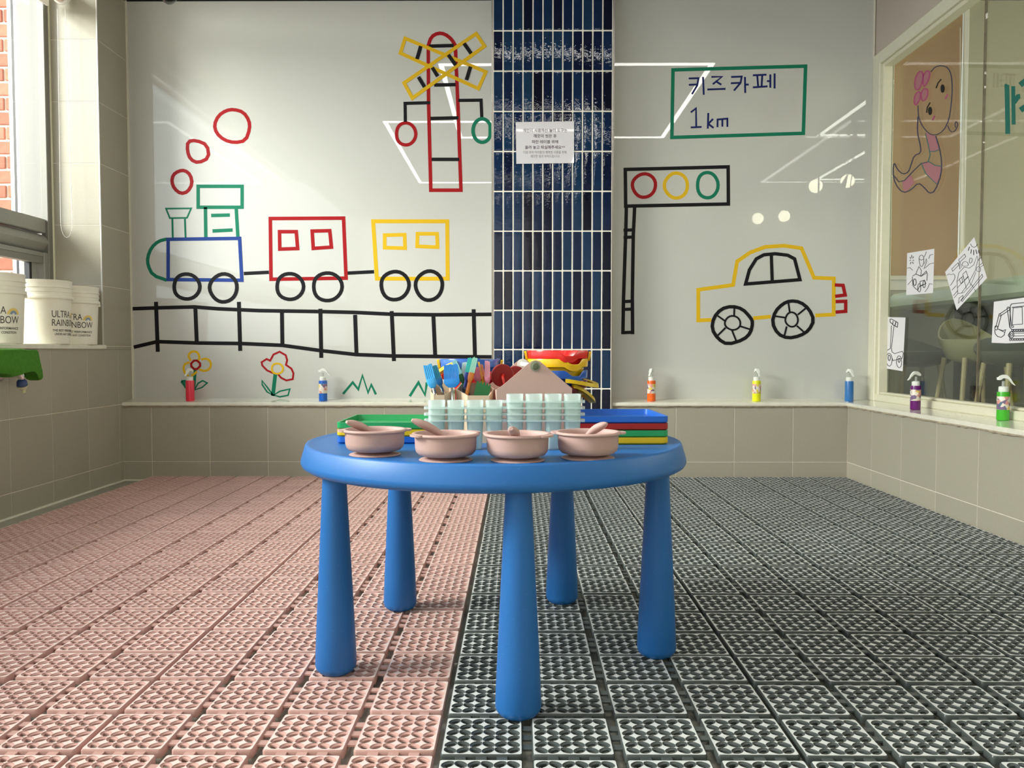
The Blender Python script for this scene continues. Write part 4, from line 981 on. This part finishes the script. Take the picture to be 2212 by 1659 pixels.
for pts, hub, sp in (([(1035, 668), (1120, 690), (1185, 760), (1202, 800), (1185, 880), (1130, 935), (1000, 975), (925, 930), (875, 850), (890, 760), (950, 690)], (1042, 802, 62, 55), [((1055, 680), (1053, 748)), ((922, 745), (985, 790)), ((1100, 828), (1185, 855)), ((985, 840), (910, 915)), ((1035, 858), (1072, 950))]),
                     ([(1440, 650), (1500, 625), (1580, 635), (1650, 690), (1690, 780), (1650, 860), (1580, 905), (1480, 925), (1400, 890), (1355, 800), (1380, 710)], (1512, 775, 50, 57), [((1485, 640), (1497, 718)), ((1630, 680), (1560, 737)), ((1380, 748), (1460, 760)), ((1472, 830), (1452, 910)), ((1553, 825), (1615, 880))])):
    tape(d, 'wheel', A6, 'tp_black', [(smooth_loop(pts, 1), 27, True), (ell(*hub, seed=2), 14, True)] + [([a, b], 14, False) for a, b in sp], 2)
tape(d, 'tail_light', A6, 'tp_red', [([(1855, 500), (1921, 503), (1938, 580), (1858, 590)], 27, False)], 1); tape(d, 'tail_light', A6, 'tp_red', [([(1862, 632), (1942, 630), (1942, 710), (1862, 716)], 27, False)], 1)
d = drawing('flower', 'yellow tape flower with red centre behind the red spray bottle', A8(720, 260))
tape(d, 'stem', A8, 'tp_green', [([(718, 235), (704, 400)], 26, False)]); 
tape(d, 'leaf', A8, 'tp_green', [(smooth_line([(600, 330), (640, 326), (648, 400), (600, 330)], 1), 18, False), ([(615, 340), (648, 395)], 20, False)]); tape(d, 'leaf', A8, 'tp_green', [([(712, 405), (742, 348), (782, 325), (820, 345), (775, 383)], 12, True)])
for pts in ([(682, 155), (655, 112), (688, 72), (740, 80), (757, 130), (742, 152)], [(770, 145), (820, 134), (855, 172), (845, 222), (800, 246), (752, 228)], [(672, 170), (627, 180), (616, 230), (642, 280), (692, 284), (732, 248)]):
    tape(d, 'petal', A8, 'tp_yellow', [(smooth_line(pts, 2), 19, False)], 1)
tape(d, 'centre', A8, 'tp_red', [(smooth_loop([(720, 142), (772, 188), (722, 238), (672, 190)], 1), 18, True)], 2)
d = drawing('flower', 'red tape flower with yellow centre and two green leaves', A8(1400, 300))
tape(d, 'stem', A8, 'tp_green', [([(1402, 265), (1380, 455)], 32, False)])
tape(d, 'leaf', A8, 'tp_green', [([(1380, 450), (1330, 420), (1290, 360), (1288, 325), (1335, 385), (1372, 435)], 13, True)]); tape(d, 'leaf', A8, 'tp_green', [([(1388, 448), (1440, 415), (1525, 397), (1510, 450), (1440, 463)], 13, True)])
tape(d, 'petals', A8, 'tp_red', [([(1385, 262), (1330, 237), (1290, 195), (1284, 168), (1328, 140), (1357, 155), (1385, 102), (1438, 78), (1490, 108), (1502, 150), (1492, 190), (1538, 222), (1556, 262), (1550, 312), (1495, 323), (1450, 300), (1420, 265)], 16, False)], 1)
tape(d, 'centre', A8, 'tp_yellow', [(ell(1418, 222, 48, 45, seed=3), 16, True)], 2)
for pts, lab, w in (([(741, 851), (762, 826), (774, 841), (783, 811), (795, 848), (802, 831), (812, 852)], 'green tape grass zigzag right of the blue spray bottle', 5), ([(885, 856), (904, 826), (918, 853), (922, 826)], 'green tape grass zigzag beside the brushes', 5.5)):
    d = drawing('grass_tuft', lab, A0(*pts[0])); tape(d, 'tape_line', A0, 'tp_green', [(pts, w, False)])

# ------------------------------------------------------------------ notice on the pillar
NY = PY - 0.0012
q4 = lambda x, y, z=0: P(1050 + x / 5.925, 200 + y / 5.925, 'y', NY)
nt = thing('notice', 'white laminated notice with Korean text on the blue tiles', 'sign', tuple(q4(755, 640)))
c4 = [q4(380, 378), q4(1125, 368), q4(1125, 903), q4(387, 912)]
part('sheet', prism([(p.x, p.z) for p in c4], 0.0008, ((0, NY, 0), (1, 0, 0), (0, 0, 1), (0, -1, 0))), M['paper'], nt, world=True, smooth=0)
for body, cyy, x0, x1, hh, m, bold in (('개인이 사용하신 놀이 도구는', 485, 470, 1040, 47, 'ink', 0.012), ('깨끗이 씻은 후', 557, 608, 902, 47, 'ink', 0.012), ('파란 테이블 위에', 630, 585, 922, 45, 'ink', 0.012),
                                 ('올려 놓고 퇴실해주세요^^', 701, 498, 1010, 45, 'ink', 0.012), ('다음 회차 아이들의 쾌적한 사용을 위해', 765, 478, 1028, 36, 'ink_grey', 0.0), ('깨끗한 정리 부탁드립니다!', 816, 570, 940, 36, 'ink_grey', 0.0)):
    a, b = q4(x0, cyy), q4(x1, cyy); g = text_geo(body, height=hh / 5.925 * NY / FPX, width=(b - a).length, bold=bold)
    g = ([((a.x + b.x) / 2 + x, NY - 0.0012, a.z + y) for x, y, z in g[0]], g[1])
    part('text_line', g, M[m], nt, world=True, smooth=0)

# ------------------------------------------------------------------ things on the right glass
GX = XP - 0.0005
def G7(ox, oy, s): return lambda x, y, z=0: P(ox + x / s, oy + y / s, 'x', GX)
B7 = G7(1812, 0, 3.3175); B8 = G7(1812, 480, 3.3175); B9 = G7(2030, 500, 6.379); B6 = G7(1990, 60, 5.923)
def marks(parent, name, to3, m, strokes, lay=1, h=0.0004):
    ms = []
    for k, (pts, w, cl) in enumerate(strokes):
        V, F = stroke2d(pts, w, cl); ms.append(thick(V, F, to3, (-1, 0, 0), h * lay + 0.00002 * k))
    return part(name, join(*ms), M[m], parent, world=True, smooth=0)
def fill(parent, name, to3, m, pts, lay=1, h=0.0004):
    return part(name, thick([tuple(p) for p in pts], [tuple(range(len(pts)))], to3, (-1, 0, 0), h * lay), M[m], parent, world=True, smooth=0)
# colouring sheets
s1 = thing('colouring_sheet', 'colouring sheet of a waving child in a small car, leftmost upper sheet on the glass', 'picture', tuple(B8(585, 360)), group='colouring sheets on the right glass')
fill(s1, 'sheet', B8, 'sheet', [(490, 222), (685, 190), (675, 507), (483, 522)])
marks(s1, 'drawing', B8, 'line', [(smooth_loop([(575, 245), (600, 232), (612, 262), (604, 315), (585, 318), (577, 285)], 1), 3.5, True), ([(575, 262), (592, 272), (612, 262)], 3.5, False), ([(612, 300), (628, 262), (632, 280), (610, 335)], 3.5, False),
      ([(553, 370), (575, 318), (592, 345), (588, 385), (553, 372)], 4, True), ([(592, 385), (628, 350), (635, 370), (632, 420)], 4, False), ([(530, 385), (553, 372), (590, 388), (632, 362)], 4, False), ([(528, 390), (532, 455), (550, 475), (566, 488), (582, 455), (625, 440)], 4, False),
      ([(583, 425), (615, 415), (625, 440), (585, 460)], 4, True), (ell(577, 470, 11, 30, seed=1), 4, True), (ell(612, 445, 9, 25, seed=2), 4, True), (ell(545, 430, 10, 24, seed=3), 5, True), ([(495, 448), (528, 412)], 3, False), ([(618, 330), (650, 300), (682, 292)], 3, False),
      ([(610, 250), (620, 235), (628, 210)], 3, False), ([(645, 262), (655, 235), (676, 230)], 3, False), ([(490, 330), (510, 325), (530, 345)], 3, False), ([(618, 500), (640, 470), (650, 440), (672, 445)], 3, False),
      ([(523, 235), (523, 255)], 4, False), ([(510, 250), (517, 262)], 4, False), ([(537, 245), (530, 260)], 4, False), ([(508, 275), (518, 272)], 4, False), ([(540, 275), (530, 272)], 4, False), ([(513, 300), (519, 285)], 4, False), ([(535, 298), (528, 284)], 4, False)], 2)
s2 = thing('colouring_sheet', 'tilted colouring sheet of a helicopter on the right glass', 'picture', tuple(B8(910, 370)), group='colouring sheets on the right glass')
fill(s2, 'sheet', B9, 'sheet', [(475, 78), (652, 640), (235, 1085), (75, 560)])
marks(s2, 'drawing', B9, 'line', [([(240, 680), (265, 570), (340, 490), (410, 505), (470, 460), (515, 335), (530, 385), (490, 540), (410, 690), (380, 740), (300, 850), (250, 855), (240, 680)], 6, False), ([(250, 855), (330, 845), (430, 740), (500, 560)], 5, False),
      ([(180, 550), (168, 515), (255, 430), (262, 465)], 6, True), ([(262, 390), (345, 312), (360, 348), (275, 425)], 6, True), ([(268, 430), (280, 520)], 8, False), ([(285, 425), (300, 500)], 5, False), ([(320, 590), (365, 545), (390, 620), (340, 675)], 6, True), ([(270, 660), (305, 630), (320, 690), (295, 720)], 6, True), ([(320, 605), (370, 790)], 5, False), ([(370, 560), (430, 740)], 5, False),
      ([(240, 690), (330, 610)], 4, False), ([(240, 780), (400, 620)], 5, False), ([(260, 990), (268, 920), (320, 880), (325, 905)], 6, True), ([(300, 950), (585, 590), (597, 620), (310, 965)], 6, True), ([(440, 730), (465, 775)], 5, False), ([(480, 790), (495, 830)], 4, False), (smooth_loop([(500, 545), (520, 480), (565, 490), (565, 560)], 2), 5, True),
      ([(425, 170), (445, 205), (475, 220), (505, 205), (518, 175)], 6, False), ([(412, 210), (395, 265)], 9, False), ([(440, 245), (430, 305)], 9, False), ([(470, 255), (470, 325)], 9, False), ([(500, 250), (515, 312)], 9, False), (smooth_loop([(305, 470), (320, 425), (355, 410), (390, 430), (398, 470), (350, 480)], 1), 5, True), (smooth_loop([(410, 400), (425, 360), (455, 380), (440, 430), (415, 440)], 1), 5, True),
      (smooth_line([(105, 605), (130, 580), (160, 600), (190, 580), (215, 610), (205, 660), (180, 700), (150, 745)], 1), 5, False), ([(170, 810), (230, 745)], 5, False), ([(190, 885), (245, 820)], 5, False), ([(200, 915), (250, 860)], 4, False), ([(535, 400), (570, 355)], 5, False), ([(555, 465), (595, 430)], 5, False), ([(565, 490), (605, 460)], 5, False), (smooth_loop([(540, 250), (530, 285), (555, 310)], 1), 5, False)], 2)
s3 = thing('colouring_sheet', 'narrow colouring sheet of a kick scooter near the frame of the right glass', 'picture', tuple(B8(405, 870)), group='colouring sheets on the right glass')
fill(s3, 'sheet', B8, 'sheet', [(348, 680), (478, 683), (458, 1068), (332, 1047)])
marks(s3, 'drawing', B8, 'line', [([(378, 740), (370, 905), (345, 920), (345, 960)], 4, False), ([(396, 745), (378, 900), (382, 930), (400, 942), (455, 925), (463, 940), (455, 975), (388, 992), (375, 950)], 4, False), (ell(362, 985, 20, 47, seed=1), 4, True), (ell(362, 972, 8, 20, seed=4), 5, True), (ell(433, 1000, 19, 42, seed=2), 4, True), (ell(433, 990, 7, 14, seed=5), 5, True), ([(368, 695), (380, 695), (424, 720), (420, 752), (395, 740), (368, 715)], 5, True), ([(390, 708), (386, 735)], 5, False), ([(410, 715), (402, 745)], 6, False)], 2)
s4 = thing('colouring_sheet', 'colouring sheet of a crawler excavator at the right edge of the glass', 'picture', tuple(B8(1215, 720)), group='colouring sheets on the right glass')
fill(s4, 'sheet', B8, 'sheet', [(1112, 570), (1390, 532), (1390, 860), (1200, 868), (1095, 864)])
marks(s4, 'drawing', B8, 'line', [([(1225, 610), (1150, 660), (1125, 755)], 5, False), ([(1225, 628), (1165, 668), (1140, 758)], 5, False), (ell(1216, 620, 10, 14, seed=1), 4, True), (ell(1155, 664, 7, 9, seed=1), 4, True), (ell(1129, 757, 10, 15, seed=2), 5, True), ([(1118, 770), (1122, 800), (1140, 820), (1165, 825), (1185, 810), (1196, 770), (1178, 778), (1140, 765)], 5, False), ([(1140, 765), (1190, 790)], 4, False),
      ([(1210, 632), (1226, 755)], 5, False), ([(1225, 620), (1240, 745)], 5, False), ([(1230, 600), (1240, 585), (1390, 570)], 5, False), ([(1240, 610), (1390, 595)], 5, False), ([(1230, 600), (1228, 755), (1240, 768), (1390, 765)], 5, False), ([(1250, 615), (1315, 608), (1318, 730), (1245, 735)], 4, True), (ell(1246, 748, 7, 7, seed=1), 4, True),
      ([(1390, 782), (1230, 785), (1215, 810), (1230, 835), (1390, 832)], 5, False), (ell(1240, 806, 15, 22, seed=1), 5, True), (ell(1240, 806, 7, 10, seed=1), 4, True), ([(1255, 796), (1390, 793)], 4, False), ([(1255, 815), (1390, 813)], 4, False)] + [(ell(1230 + 17 * k, 842, 6, 8, n=10, seed=1), 3.5, True) for k in range(9)] + [(ell(1245 + 17 * k, 775, 6, 7, n=10, seed=1), 3.5, True) for k in range(8)], 2)
# marker doodle
dd = thing('window_doodle', 'marker doodle of a striped pink mermaid figure with a flower on the glass', 'doodle', tuple(B7(650, 900)))
for pts in ([(545, 640), (545, 565), (575, 510), (605, 515), (600, 590), (575, 645)], [(605, 610), (605, 540), (630, 505), (655, 515), (645, 575), (615, 620)], [(540, 740), (545, 680), (570, 655), (588, 665), (580, 715), (555, 755)], [(592, 715), (590, 660), (615, 630), (640, 645), (635, 695), (610, 725)]):
    lp = smooth_loop(pts, 1); fill(dd, 'petal', B7, 'mk_pink', lp, 1); marks(dd, 'petal_outline', B7, 'mk_magenta', [(lp, 9, True)], 2)
for pts in ([(622, 950), (690, 968), (720, 1068), (690, 1085), (655, 1080)], [(600, 1175), (645, 1155), (690, 1185), (737, 1190), (728, 1250), (702, 1315), (640, 1265)], [(455, 1300), (520, 1255), (540, 1310), (490, 1368), (465, 1370)]): fill(dd, 'stripe', B7, 'mk_pink', pts, 1)
marks(dd, 'outline', B7, 'mk_navy', [(smooth_line([(660, 515), (690, 480), (735, 468), (785, 485), (808, 540), (815, 640), (805, 760), (790, 860), (750, 940), (690, 972), (640, 955), (590, 890), (570, 830), (568, 755)], 1), 6, False),
      (smooth_line([(568, 835), (562, 950), (585, 1040), (590, 1095), (540, 1115), (520, 1175), (500, 1235), (460, 1250), (420, 1215), (395, 1158), (388, 1240), (405, 1320), (460, 1385), (520, 1360), (570, 1308), (615, 1345), (650, 1388), (690, 1370), (735, 1250), (738, 1150), (722, 1060), (695, 975)], 1), 7, False),
      (smooth_line([(780, 900), (800, 945), (830, 945), (855, 900), (845, 868), (832, 885), (838, 915)], 1), 5, False), ([(388, 1250), (430, 1302), (470, 1295), (540, 1220), (590, 1172), (640, 1160)], 6, False)], 3)
marks(dd, 'tail_line', B7, 'mk_teal', [([(622, 955), (645, 1050), (655, 1110), (640, 1160)], 6, False), ([(655, 1085), (690, 1085), (722, 1070)], 6, False), ([(640, 1155), (690, 1185), (738, 1192)], 6, False), ([(592, 1172), (620, 1240), (700, 1318)], 5, False)], 3)
for c_, e in ((0, (745, 635)), (1, (655, 795))):
    fill(dd, 'eye', B7, 'tp_black', ell(e[0], e[1], 14, 30, n=16, wob=0, seed=1), 4)
marks(dd, 'brow', B7, 'tp_black', [([(735, 567), (712, 595), (698, 632)], 7, False)], 4); marks(dd, 'brow', B7, 'tp_black', [([(655, 735), (635, 770), (630, 808)], 7, False)], 4)
marks(dd, 'cheek', B7, 'mk_magenta', [([(780, 675), (765, 708)], 9, False)], 4); marks(dd, 'cheek', B7, 'mk_magenta', [([(688, 830), (672, 862)], 9, False)], 4)
gw = thing('window_lettering', 'thick green marker letter strokes at the upper right of the glass', 'lettering', tuple(B7(1230, 780)))
def rounded(pts, w):   # stroke with a round tip
    return (pts, w, False)
marks(gw, 'letter_stroke', B7, 'mk_green', [([(1208, 605), (1205, 612), (1208, 760), (1211, 940), (1211, 960)], 34, False)])
marks(gw, 'letter_stroke', B7, 'mk_green', [([(1250, 618), (1250, 630), (1253, 885), (1253, 893)], 28, False), ([(1255, 735), (1285, 692), (1300, 690)], 34, False)])
marks(gw, 'letter_stroke', B7, 'mk_green', [([(1300, 610), (1325, 590), (1350, 570), (1390, 560)], 40, False), ([(1302, 790), (1330, 770), (1390, 740)], 40, False)])

# ------------------------------------------------------------------ white buckets on the left sill
def wrap(g, r, a0, z0, rt):
    """bend flat artwork (u right, v up) round a bucket of radius r at height v"""
    V = []
    for u, v, _ in g[0]:
        a = a0 + u / r; rr2 = rt(z0 + v) + 0.0006; V.append((rr2 * math.cos(a), rr2 * math.sin(a), z0 + v))
    return V, g[1]
def subdiv_rings(r0, r1, n=14):
    V, F = [], []
    for i in range(n + 1):
        t = PI * i / n; V += [(r0 * math.cos(t), r0 * math.sin(t), 0), (r1 * math.cos(t), r1 * math.sin(t), 0)]
    for i in range(n): F.append((2 * i, 2 * i + 1, 2 * i + 3, 2 * i + 2))
    return V, F
def paint_bucket(label, x, y, azim, sc=1.0):
    t = thing('paint_bucket', label, 'bucket', (x, y, ZS), (0, 0, 0), 'white buckets on the left sill')
    h = 0.29 * sc; k = sc
    prof = [(0, 0), (0.103, 0), (0.106, 0.003), (0.1145, 0.205), (0.1215, 0.2055), (0.1225, 0.2075), (0.1225, 0.2185), (0.1215, 0.2200), (0.1160, 0.2205), (0.1165, 0.236), (0.1190, 0.2365), (0.1190, 0.2395), (0.1168, 0.240), (0.1172, 0.256), (0.1215, 0.2565), (0.1215, 0.2600), (0.1175, 0.2605), (0.1180, 0.284), (0.1195, 0.2865), (0.1190, 0.290), (0.1150, 0.290), (0.1130, 0.205), (0.1010, 0.004), (0, 0.004)]
    prof = [(a * k, b * k) for a, b in prof]
    part('body', lathe(prof, 64), M['bucket'], t, smooth=40)
    for a in (azim + 1.25, azim - 1.9): part('bail_lug', xf(box(-0.004, 0.006, -0.010, 0.010, -0.012, 0.0, 0.001), Matrix.Rotation(a, 4, 'Z') @ Matrix.Translation((0.1175 * k, 0, 0.206 * k))), M['bucket'], t)
    rt = lambda z: (0.106 + (z - 0.003) * (0.0085 / 0.202)) * k
    art = lambda g, z0, du=0: wrap(move(g, (du, 0, 0)), 0.111 * k, azim, z0 * k, rt)
    part('lettering', art(text_geo('ULTRA', height=0.0305 * k, width=0.098 * k), 0.137, -0.028 * k), M['bucket_text'], t, smooth=0)
    part('lettering', art(text_geo('RAINBOW', height=0.0305 * k, width=0.154 * k), 0.098), M['bucket_text'], t, smooth=0)
    part('small_print', art(text_geo('THE BEST PERFORMANCE', height=0.0105 * k, width=0.149 * k, bold=0.012), 0.063), M['bucket_text'], t, smooth=0)
    part('small_print', art(text_geo('UNDER ANY CONDITION', height=0.0105 * k, width=0.130 * k, bold=0.012), 0.046), M['bucket_text'], t, smooth=0)
    for r0, r1, m in ((0.0165, 0.0265, 'rb_y'), (0.0140, 0.0165, 'rb_g'), (0.0055, 0.0140, 'rb_b')): part('rainbow', art(subdiv_rings(r0 * k, r1 * k), 0.1205, 0.051 * k), M[m], t, smooth=0)
aim = lambda x, y: math.atan2(-y, -x)
paint_bucket('white bucket nearest the wall corner on the left window sill', -2.172, 4.026, aim(-2.172, 4.026) + 0.16, 0.965)
paint_bucket('middle white bucket on the left window sill', -2.176, 3.780, aim(-2.176, 3.78) + 0.98)
paint_bucket('white bucket at the left picture edge on the window sill', -2.185, 3.430, aim(-2.185, 3.43) + 0.22)

# ------------------------------------------------------------------ tap with green felt cover
XT = -1.985
tq = lambda x, y: P(x / 13.825, 740 + y / 13.825, 'x', XT)
tp = thing('wall_tap', 'wall tap under a green felt cover with blue hose adapter', 'tap', tuple(P(30, 800, 'x', XL)))
cov = [(-420, 215), (-150, 190), (200, 185), (500, 182), (640, 205), (800, 215), (960, 208), (1000, 260), (1060, 560), (1130, 860), (1150, 1040), (1110, 1110), (1050, 1132), (1000, 1100), (960, 990), (920, 920), (860, 880), (740, 880), (640, 905), (540, 920), (480, 970), (320, 1010), (180, 1040), (90, 1000), (0, 950), (-300, 940), (-430, 800)]
cpt = [tq(*q) for q in cov]; cen = sum((Vector(p) for p in cpt), Vector()) / len(cpt)
rg2 = []
for k, dx in ((0.93, -0.028), (1.0, -0.020), (1.0, 0.012), (0.965, 0.022), (0.90, 0.027)):
    rg2.append([(XT + dx, cen.y + (p.y - cen.y) * k, cen.z + (p.z - cen.z) * k) for p in cpt])
part('felt_cover', loft(rg2), M['felt'], tp, world=True, smooth=60)
sl_ = [tq(*q) for q in ((520, 182), (640, 198), (800, 207), (950, 200))]
part('cover_slot', tube([p + Vector((0.026, 0, -0.001)) for p in sl_], [0.0006, 0.0014, 0.0014, 0.0006], 6), M['gasket'], tp, world=True)
a = P(5, 815, 'x', XL)
part('wall_flange', xf(lathe([(0, 0), (0.032, 0), (0.030, 0.006), (0.018, 0.016), (0.014, 0.018), (0.014, 0.10), (0, 0.10)], 28), Matrix.Translation(a + Vector((0, -0.02, 0.012))) @ Matrix.Rotation(PI / 2, 4, 'Y')), M['chrome'], tp, world=True)
n0 = tq(600, 900); n1 = tq(640, 1090); n2 = tq(665, 1290); n3 = tq(700, 1390); n4 = tq(715, 1500)
part('spout', tube([n0, n0.lerp(n1, 0.5), n1], [0.012, 0.0135, 0.011], 18), M['chrome'], tp, world=True)
part('hose_adapter', tube([n1, n1.lerp(n2, 0.15), n1.lerp(n2, 0.35), n2], [0.010, 0.0155, 0.0185, 0.0205], 20), cmat((0.014, 0.04, 0.14), 0.4), tp, world=True)
part('adapter_ring', tube([n2, n2.lerp(n3, 0.25), n2.lerp(n3, 0.5), n3], [0.0215, 0.0205, 0.0145, 0.0120], 20), mat('aged_cream_plastic', (0.66, 0.60, 0.42), rough=0.45), tp, world=True)
part('hose_nipple', tube([n3, n3.lerp(n4, 0.3), n4], [0.0075, 0.0075, 0.0068], 16), mat('pale_green_plastic', (0.60, 0.62, 0.36), rough=0.45), tp, world=True)

# ------------------------------------------------------------------ clear lamp globe under the ceiling (top left)
bl = P(365, 2, 'y', 3.7)
gb = thing('globe_lamp', 'clear glass globe lamp at the top edge left of centre', 'lamp', (bl.x, bl.y, bl.z + 0.03))
part('globe', ellipsoid((0, 0, 0), (0.036, 0.036, 0.045), 24, 16), glass_mat('lamp_glass', (0.55, 0.56, 0.54)), gb)
part('socket', lathe([(0, 0), (0.018, 0), (0.020, 0.05), (0, 0.05)], 20), M['black'], gb, (0, 0, 0.040))
part('stem', box(-0.004, 0.004, -0.004, 0.004, 0.09, ZC - bl.z - 0.03), M['black'], gb)
part('filament', lathe([(0, -0.02), (0.012, -0.014), (0.013, 0.01), (0.006, 0.035), (0, 0.036)], 14), M['gasket'], gb)

# ------------------------------------------------------------------ LED frames on the ceilings, pendants next door
def led_frame(label, x0, x1, y0, y1, w=0.045, z=ZC, group='square light frames on the ceiling'):
    t = thing('ceiling_light', label, 'lamp', ((x0 + x1) / 2, (y0 + y1) / 2, z - 0.06), (0, 0, 0), group)
    a, b = (x1 - x0) / 2, (y1 - y0) / 2
    for X0, X1, Y0_, Y1_ in ((-a, a, -b, -b + w), (-a, a, b - w, b), (-a, -a + w, -b + w, b - w), (a - w, a, -b + w, b - w)):
        h_ = part('housing', box(X0, X1, Y0_, Y1_, 0.008, 0.06), M['alu'], t)
        part('diffuser', box(X0 + 0.003, X1 - 0.003, Y0_ + 0.003, Y1_ - 0.003, 0.0, 0.008), M['led'], h_)
ZL = 2.95
def mir(px, py, z=ZL - 0.06):
    q = P(px, py, 'z', z); return q.x, 2 * YP - q.y
xa, ya = mir(946, 139); xb, yb = mir(1545, 139); _, yc = mir(1220, 299)
led_frame('square LED light frame on the ceiling in front of the pillar', xa, xb, yc, ya)
xa, ya = mir(826, 263); _, yc = mir(918, 396)
led_frame('square LED light frame on the ceiling above the camera', xa, xa + 2.0, yc, ya)
xa, ya = mir(1764, 294)
led_frame('LED light frame on the cafe ceiling nearer the back', xa, xa + 2.0, ya, ya + 2.0)
xa, ya = mir(1760, 389)
led_frame('LED light frame on the cafe ceiling nearer the entrance', xa, xa + 1.8, ya, ya + 1.9)
for i, (px, py, dv) in enumerate(((1762, 402, 9.5), (1831, 391, 9.5), (1637, 472, 11.3), (1694, 467, 11.2))):
    q = P(px, py, 'y', dv); t = thing('pendant_lamp', ['left globe of the nearer pendant pair reflected by the sign panel', 'right globe of the nearer pendant pair reflected by the sign panel', 'left globe of the farther pendant pair reflected over the car', 'right globe of the farther pendant pair reflected over the car'][i], 'lamp', (q.x, 2 * YP - q.y, q.z), (0, 0, 0), 'globe pendants in the cafe')
    part('globe', ellipsoid((0, 0, 0), (0.076, 0.076, 0.076), 20, 12), M['led_warm'], t)
    part('cord', box(-0.003, 0.003, -0.003, 0.003, 0.07, ZC - q.z), M['black'], t)

# ------------------------------------------------------------------ the cafe seen through the right glass
cw_ = struct('wall_cafe')
YK = 5.50
part('far_wall', join(box(P(2069, 500, 'y', YK).x, 6.2, YK, YK + 0.15, ZF, ZC), box(XG, P(2069, 500, 'y', YK).x, YK, YK + 0.15, 2.9, ZC)), M['cafe_wall'], cw_, smooth=0)
part('low_far_wall', box(XG, P(2069, 500, 'y', YK).x, YK, YK + 0.15, ZF, P(1990, 644, 'y', YK).z), M['cafe_dark'], cw_, smooth=0)
part('near_side', box(XG - 0.06, XG + 0.05, YP + 0.2, YK, ZF, ZC), M['cafe_wall'], cw_, smooth=0)
part('outer_side', box(6.1, 6.2, YN, YK, ZF, ZC), M['cafe_wall'], cw_, smooth=0)
part('entrance_side', box(XG + 0.1, 6.2, YN - 0.1, YN, ZF, ZC), M['plaster'], cw_, smooth=0)
w3 = struct('window_3')
bx = lambda px: P(px, 500, 'y', YK).x
bz = lambda py: P(1990, py, 'y', YK).z
part('frame_rail', box(bx(1880), bx(2075), YK - 0.03, YK + 0.05, bz(628), bz(605.5), 0.002), M['alu_light'], w3)
part('frame_rail', box(bx(1880), bx(2075), YK - 0.02, YK + 0.05, bz(645.5), bz(627.5), 0.002), M['alu'], w3)
part('frame_stile', box(bx(2069), bx(2081), YK - 0.02, YK + 0.05, bz(680), 2.9, 0.004), M['white'], w3)
part('glass_pane', box(bx(1880), bx(2069), YK + 0.03, YK + 0.034, 0.9, 2.9), M['glass_out'], w3)
cb = thing('cafe_blind', 'brown roller blind lowered behind the right glass', 'blind', (bx(1965), YK - 0.06, bz(600)))
part('fabric', box(bx(1872), bx(2059), YK - 0.061, YK - 0.058, bz(598), 2.93), translucent_mat('brown_blind_fabric', (0.50, 0.33, 0.17), 0.0, 0.6), cb, world=True)
part('bottom_bar', box(bx(1872), bx(2060), YK - 0.066, YK - 0.054, bz(607), bz(597), 0.003), M['alu_light'], cb, world=True)
cc = [P(2074, 60 + 480 * i / 90, 'y', YK - 0.10) for i in range(91)]
c2 = [P(2083, 540 - 480 * i / 90, 'y', YK - 0.10) for i in range(91)]
ob = part('bead_chain', join(tube(cc + c2, 0.003, 5)), M['white'], cb, world=True); ob['kind'] = 'stuff'
# long counter
XC = 2.40
kq = lambda px, py: P(px, py, 'x', XC)
ct = thing('cafe_counter', 'long pale green counter behind the right glass', 'counter', (XC + 0.3, 4.2, ZF))
zt_, zb_ = kq(2060, 615).z, kq(2060, 655).z
ye = kq(1920, 655).y
part('counter_top', box(XC, XC + 0.55, 0.2, ye, zb_, zt_, 0.02), M['counter'], ct, world=True)
part('counter_base', box(XC + 0.32, XC + 0.52, 0.3, ye - 0.2, ZF, zb_), M['cafe_dark'], ct, world=True)
def stool(label, px, py, depth_y, m, rx=0.24, ry=0.22, hgt=0.10, rot=0.0, legm='wood'):
    q = P(px, py, 'y', depth_y)
    t = thing('cafe_stool', label, 'stool', (q.x, q.y, ZF), (0, 0, rot), 'stools at the cafe counter')
    zs_ = q.z - ZF
    n = 28; rings = []
    def rgx(k, z, lift): return [(rx * k * math.cos(a), ry * k * math.sin(a), z + lift * max(0, math.sin(a)) ** 2 * k) for a in (2 * PI * i / n for i in range(n))]
    part('seat', loft([rgx(0.35, zs_ - hgt, 0), rgx(0.75, zs_ - hgt * 0.8, 0.02), rgx(0.98, zs_ - hgt * 0.2, hgt * 0.9), rgx(1.0, zs_, hgt), rgx(0.95, zs_ + 0.004, hgt), rgx(0.6, zs_ - hgt * 0.45, 0.03), rgx(0.2, zs_ - hgt * 0.55, 0)]), M[m], t, smooth=60)
    for sx, sy in ((-1, -1), (1, -1), (1, 1), (-1, 1)): part('leg', tube([(sx * 0.10, sy * 0.10, zs_ - hgt * 0.75), (sx * 0.17, sy * 0.17, 0)], [0.013, 0.010], 10), M[legm], t)
    part('footrest', tube([(0.15 * math.cos(a), 0.15 * math.sin(a), 0.22) for a in (2 * PI * i / 24 for i in range(24))], 0.006, 6, closed=True), M['alu_dark'], t)
stool('dark shell stool farthest along the cafe counter', 1972, 760, 4.75, 'seat_dark', 0.24, 0.22, 0.085)
stool('olive shell stool in the middle of the cafe counter', 2105, 735, 4.25, 'seat_olive', 0.16, 0.20, 0.12)
stool('dark shell stool nearest along the cafe counter', 2200, 760, 3.85, 'seat_dark', 0.18, 0.20, 0.07)
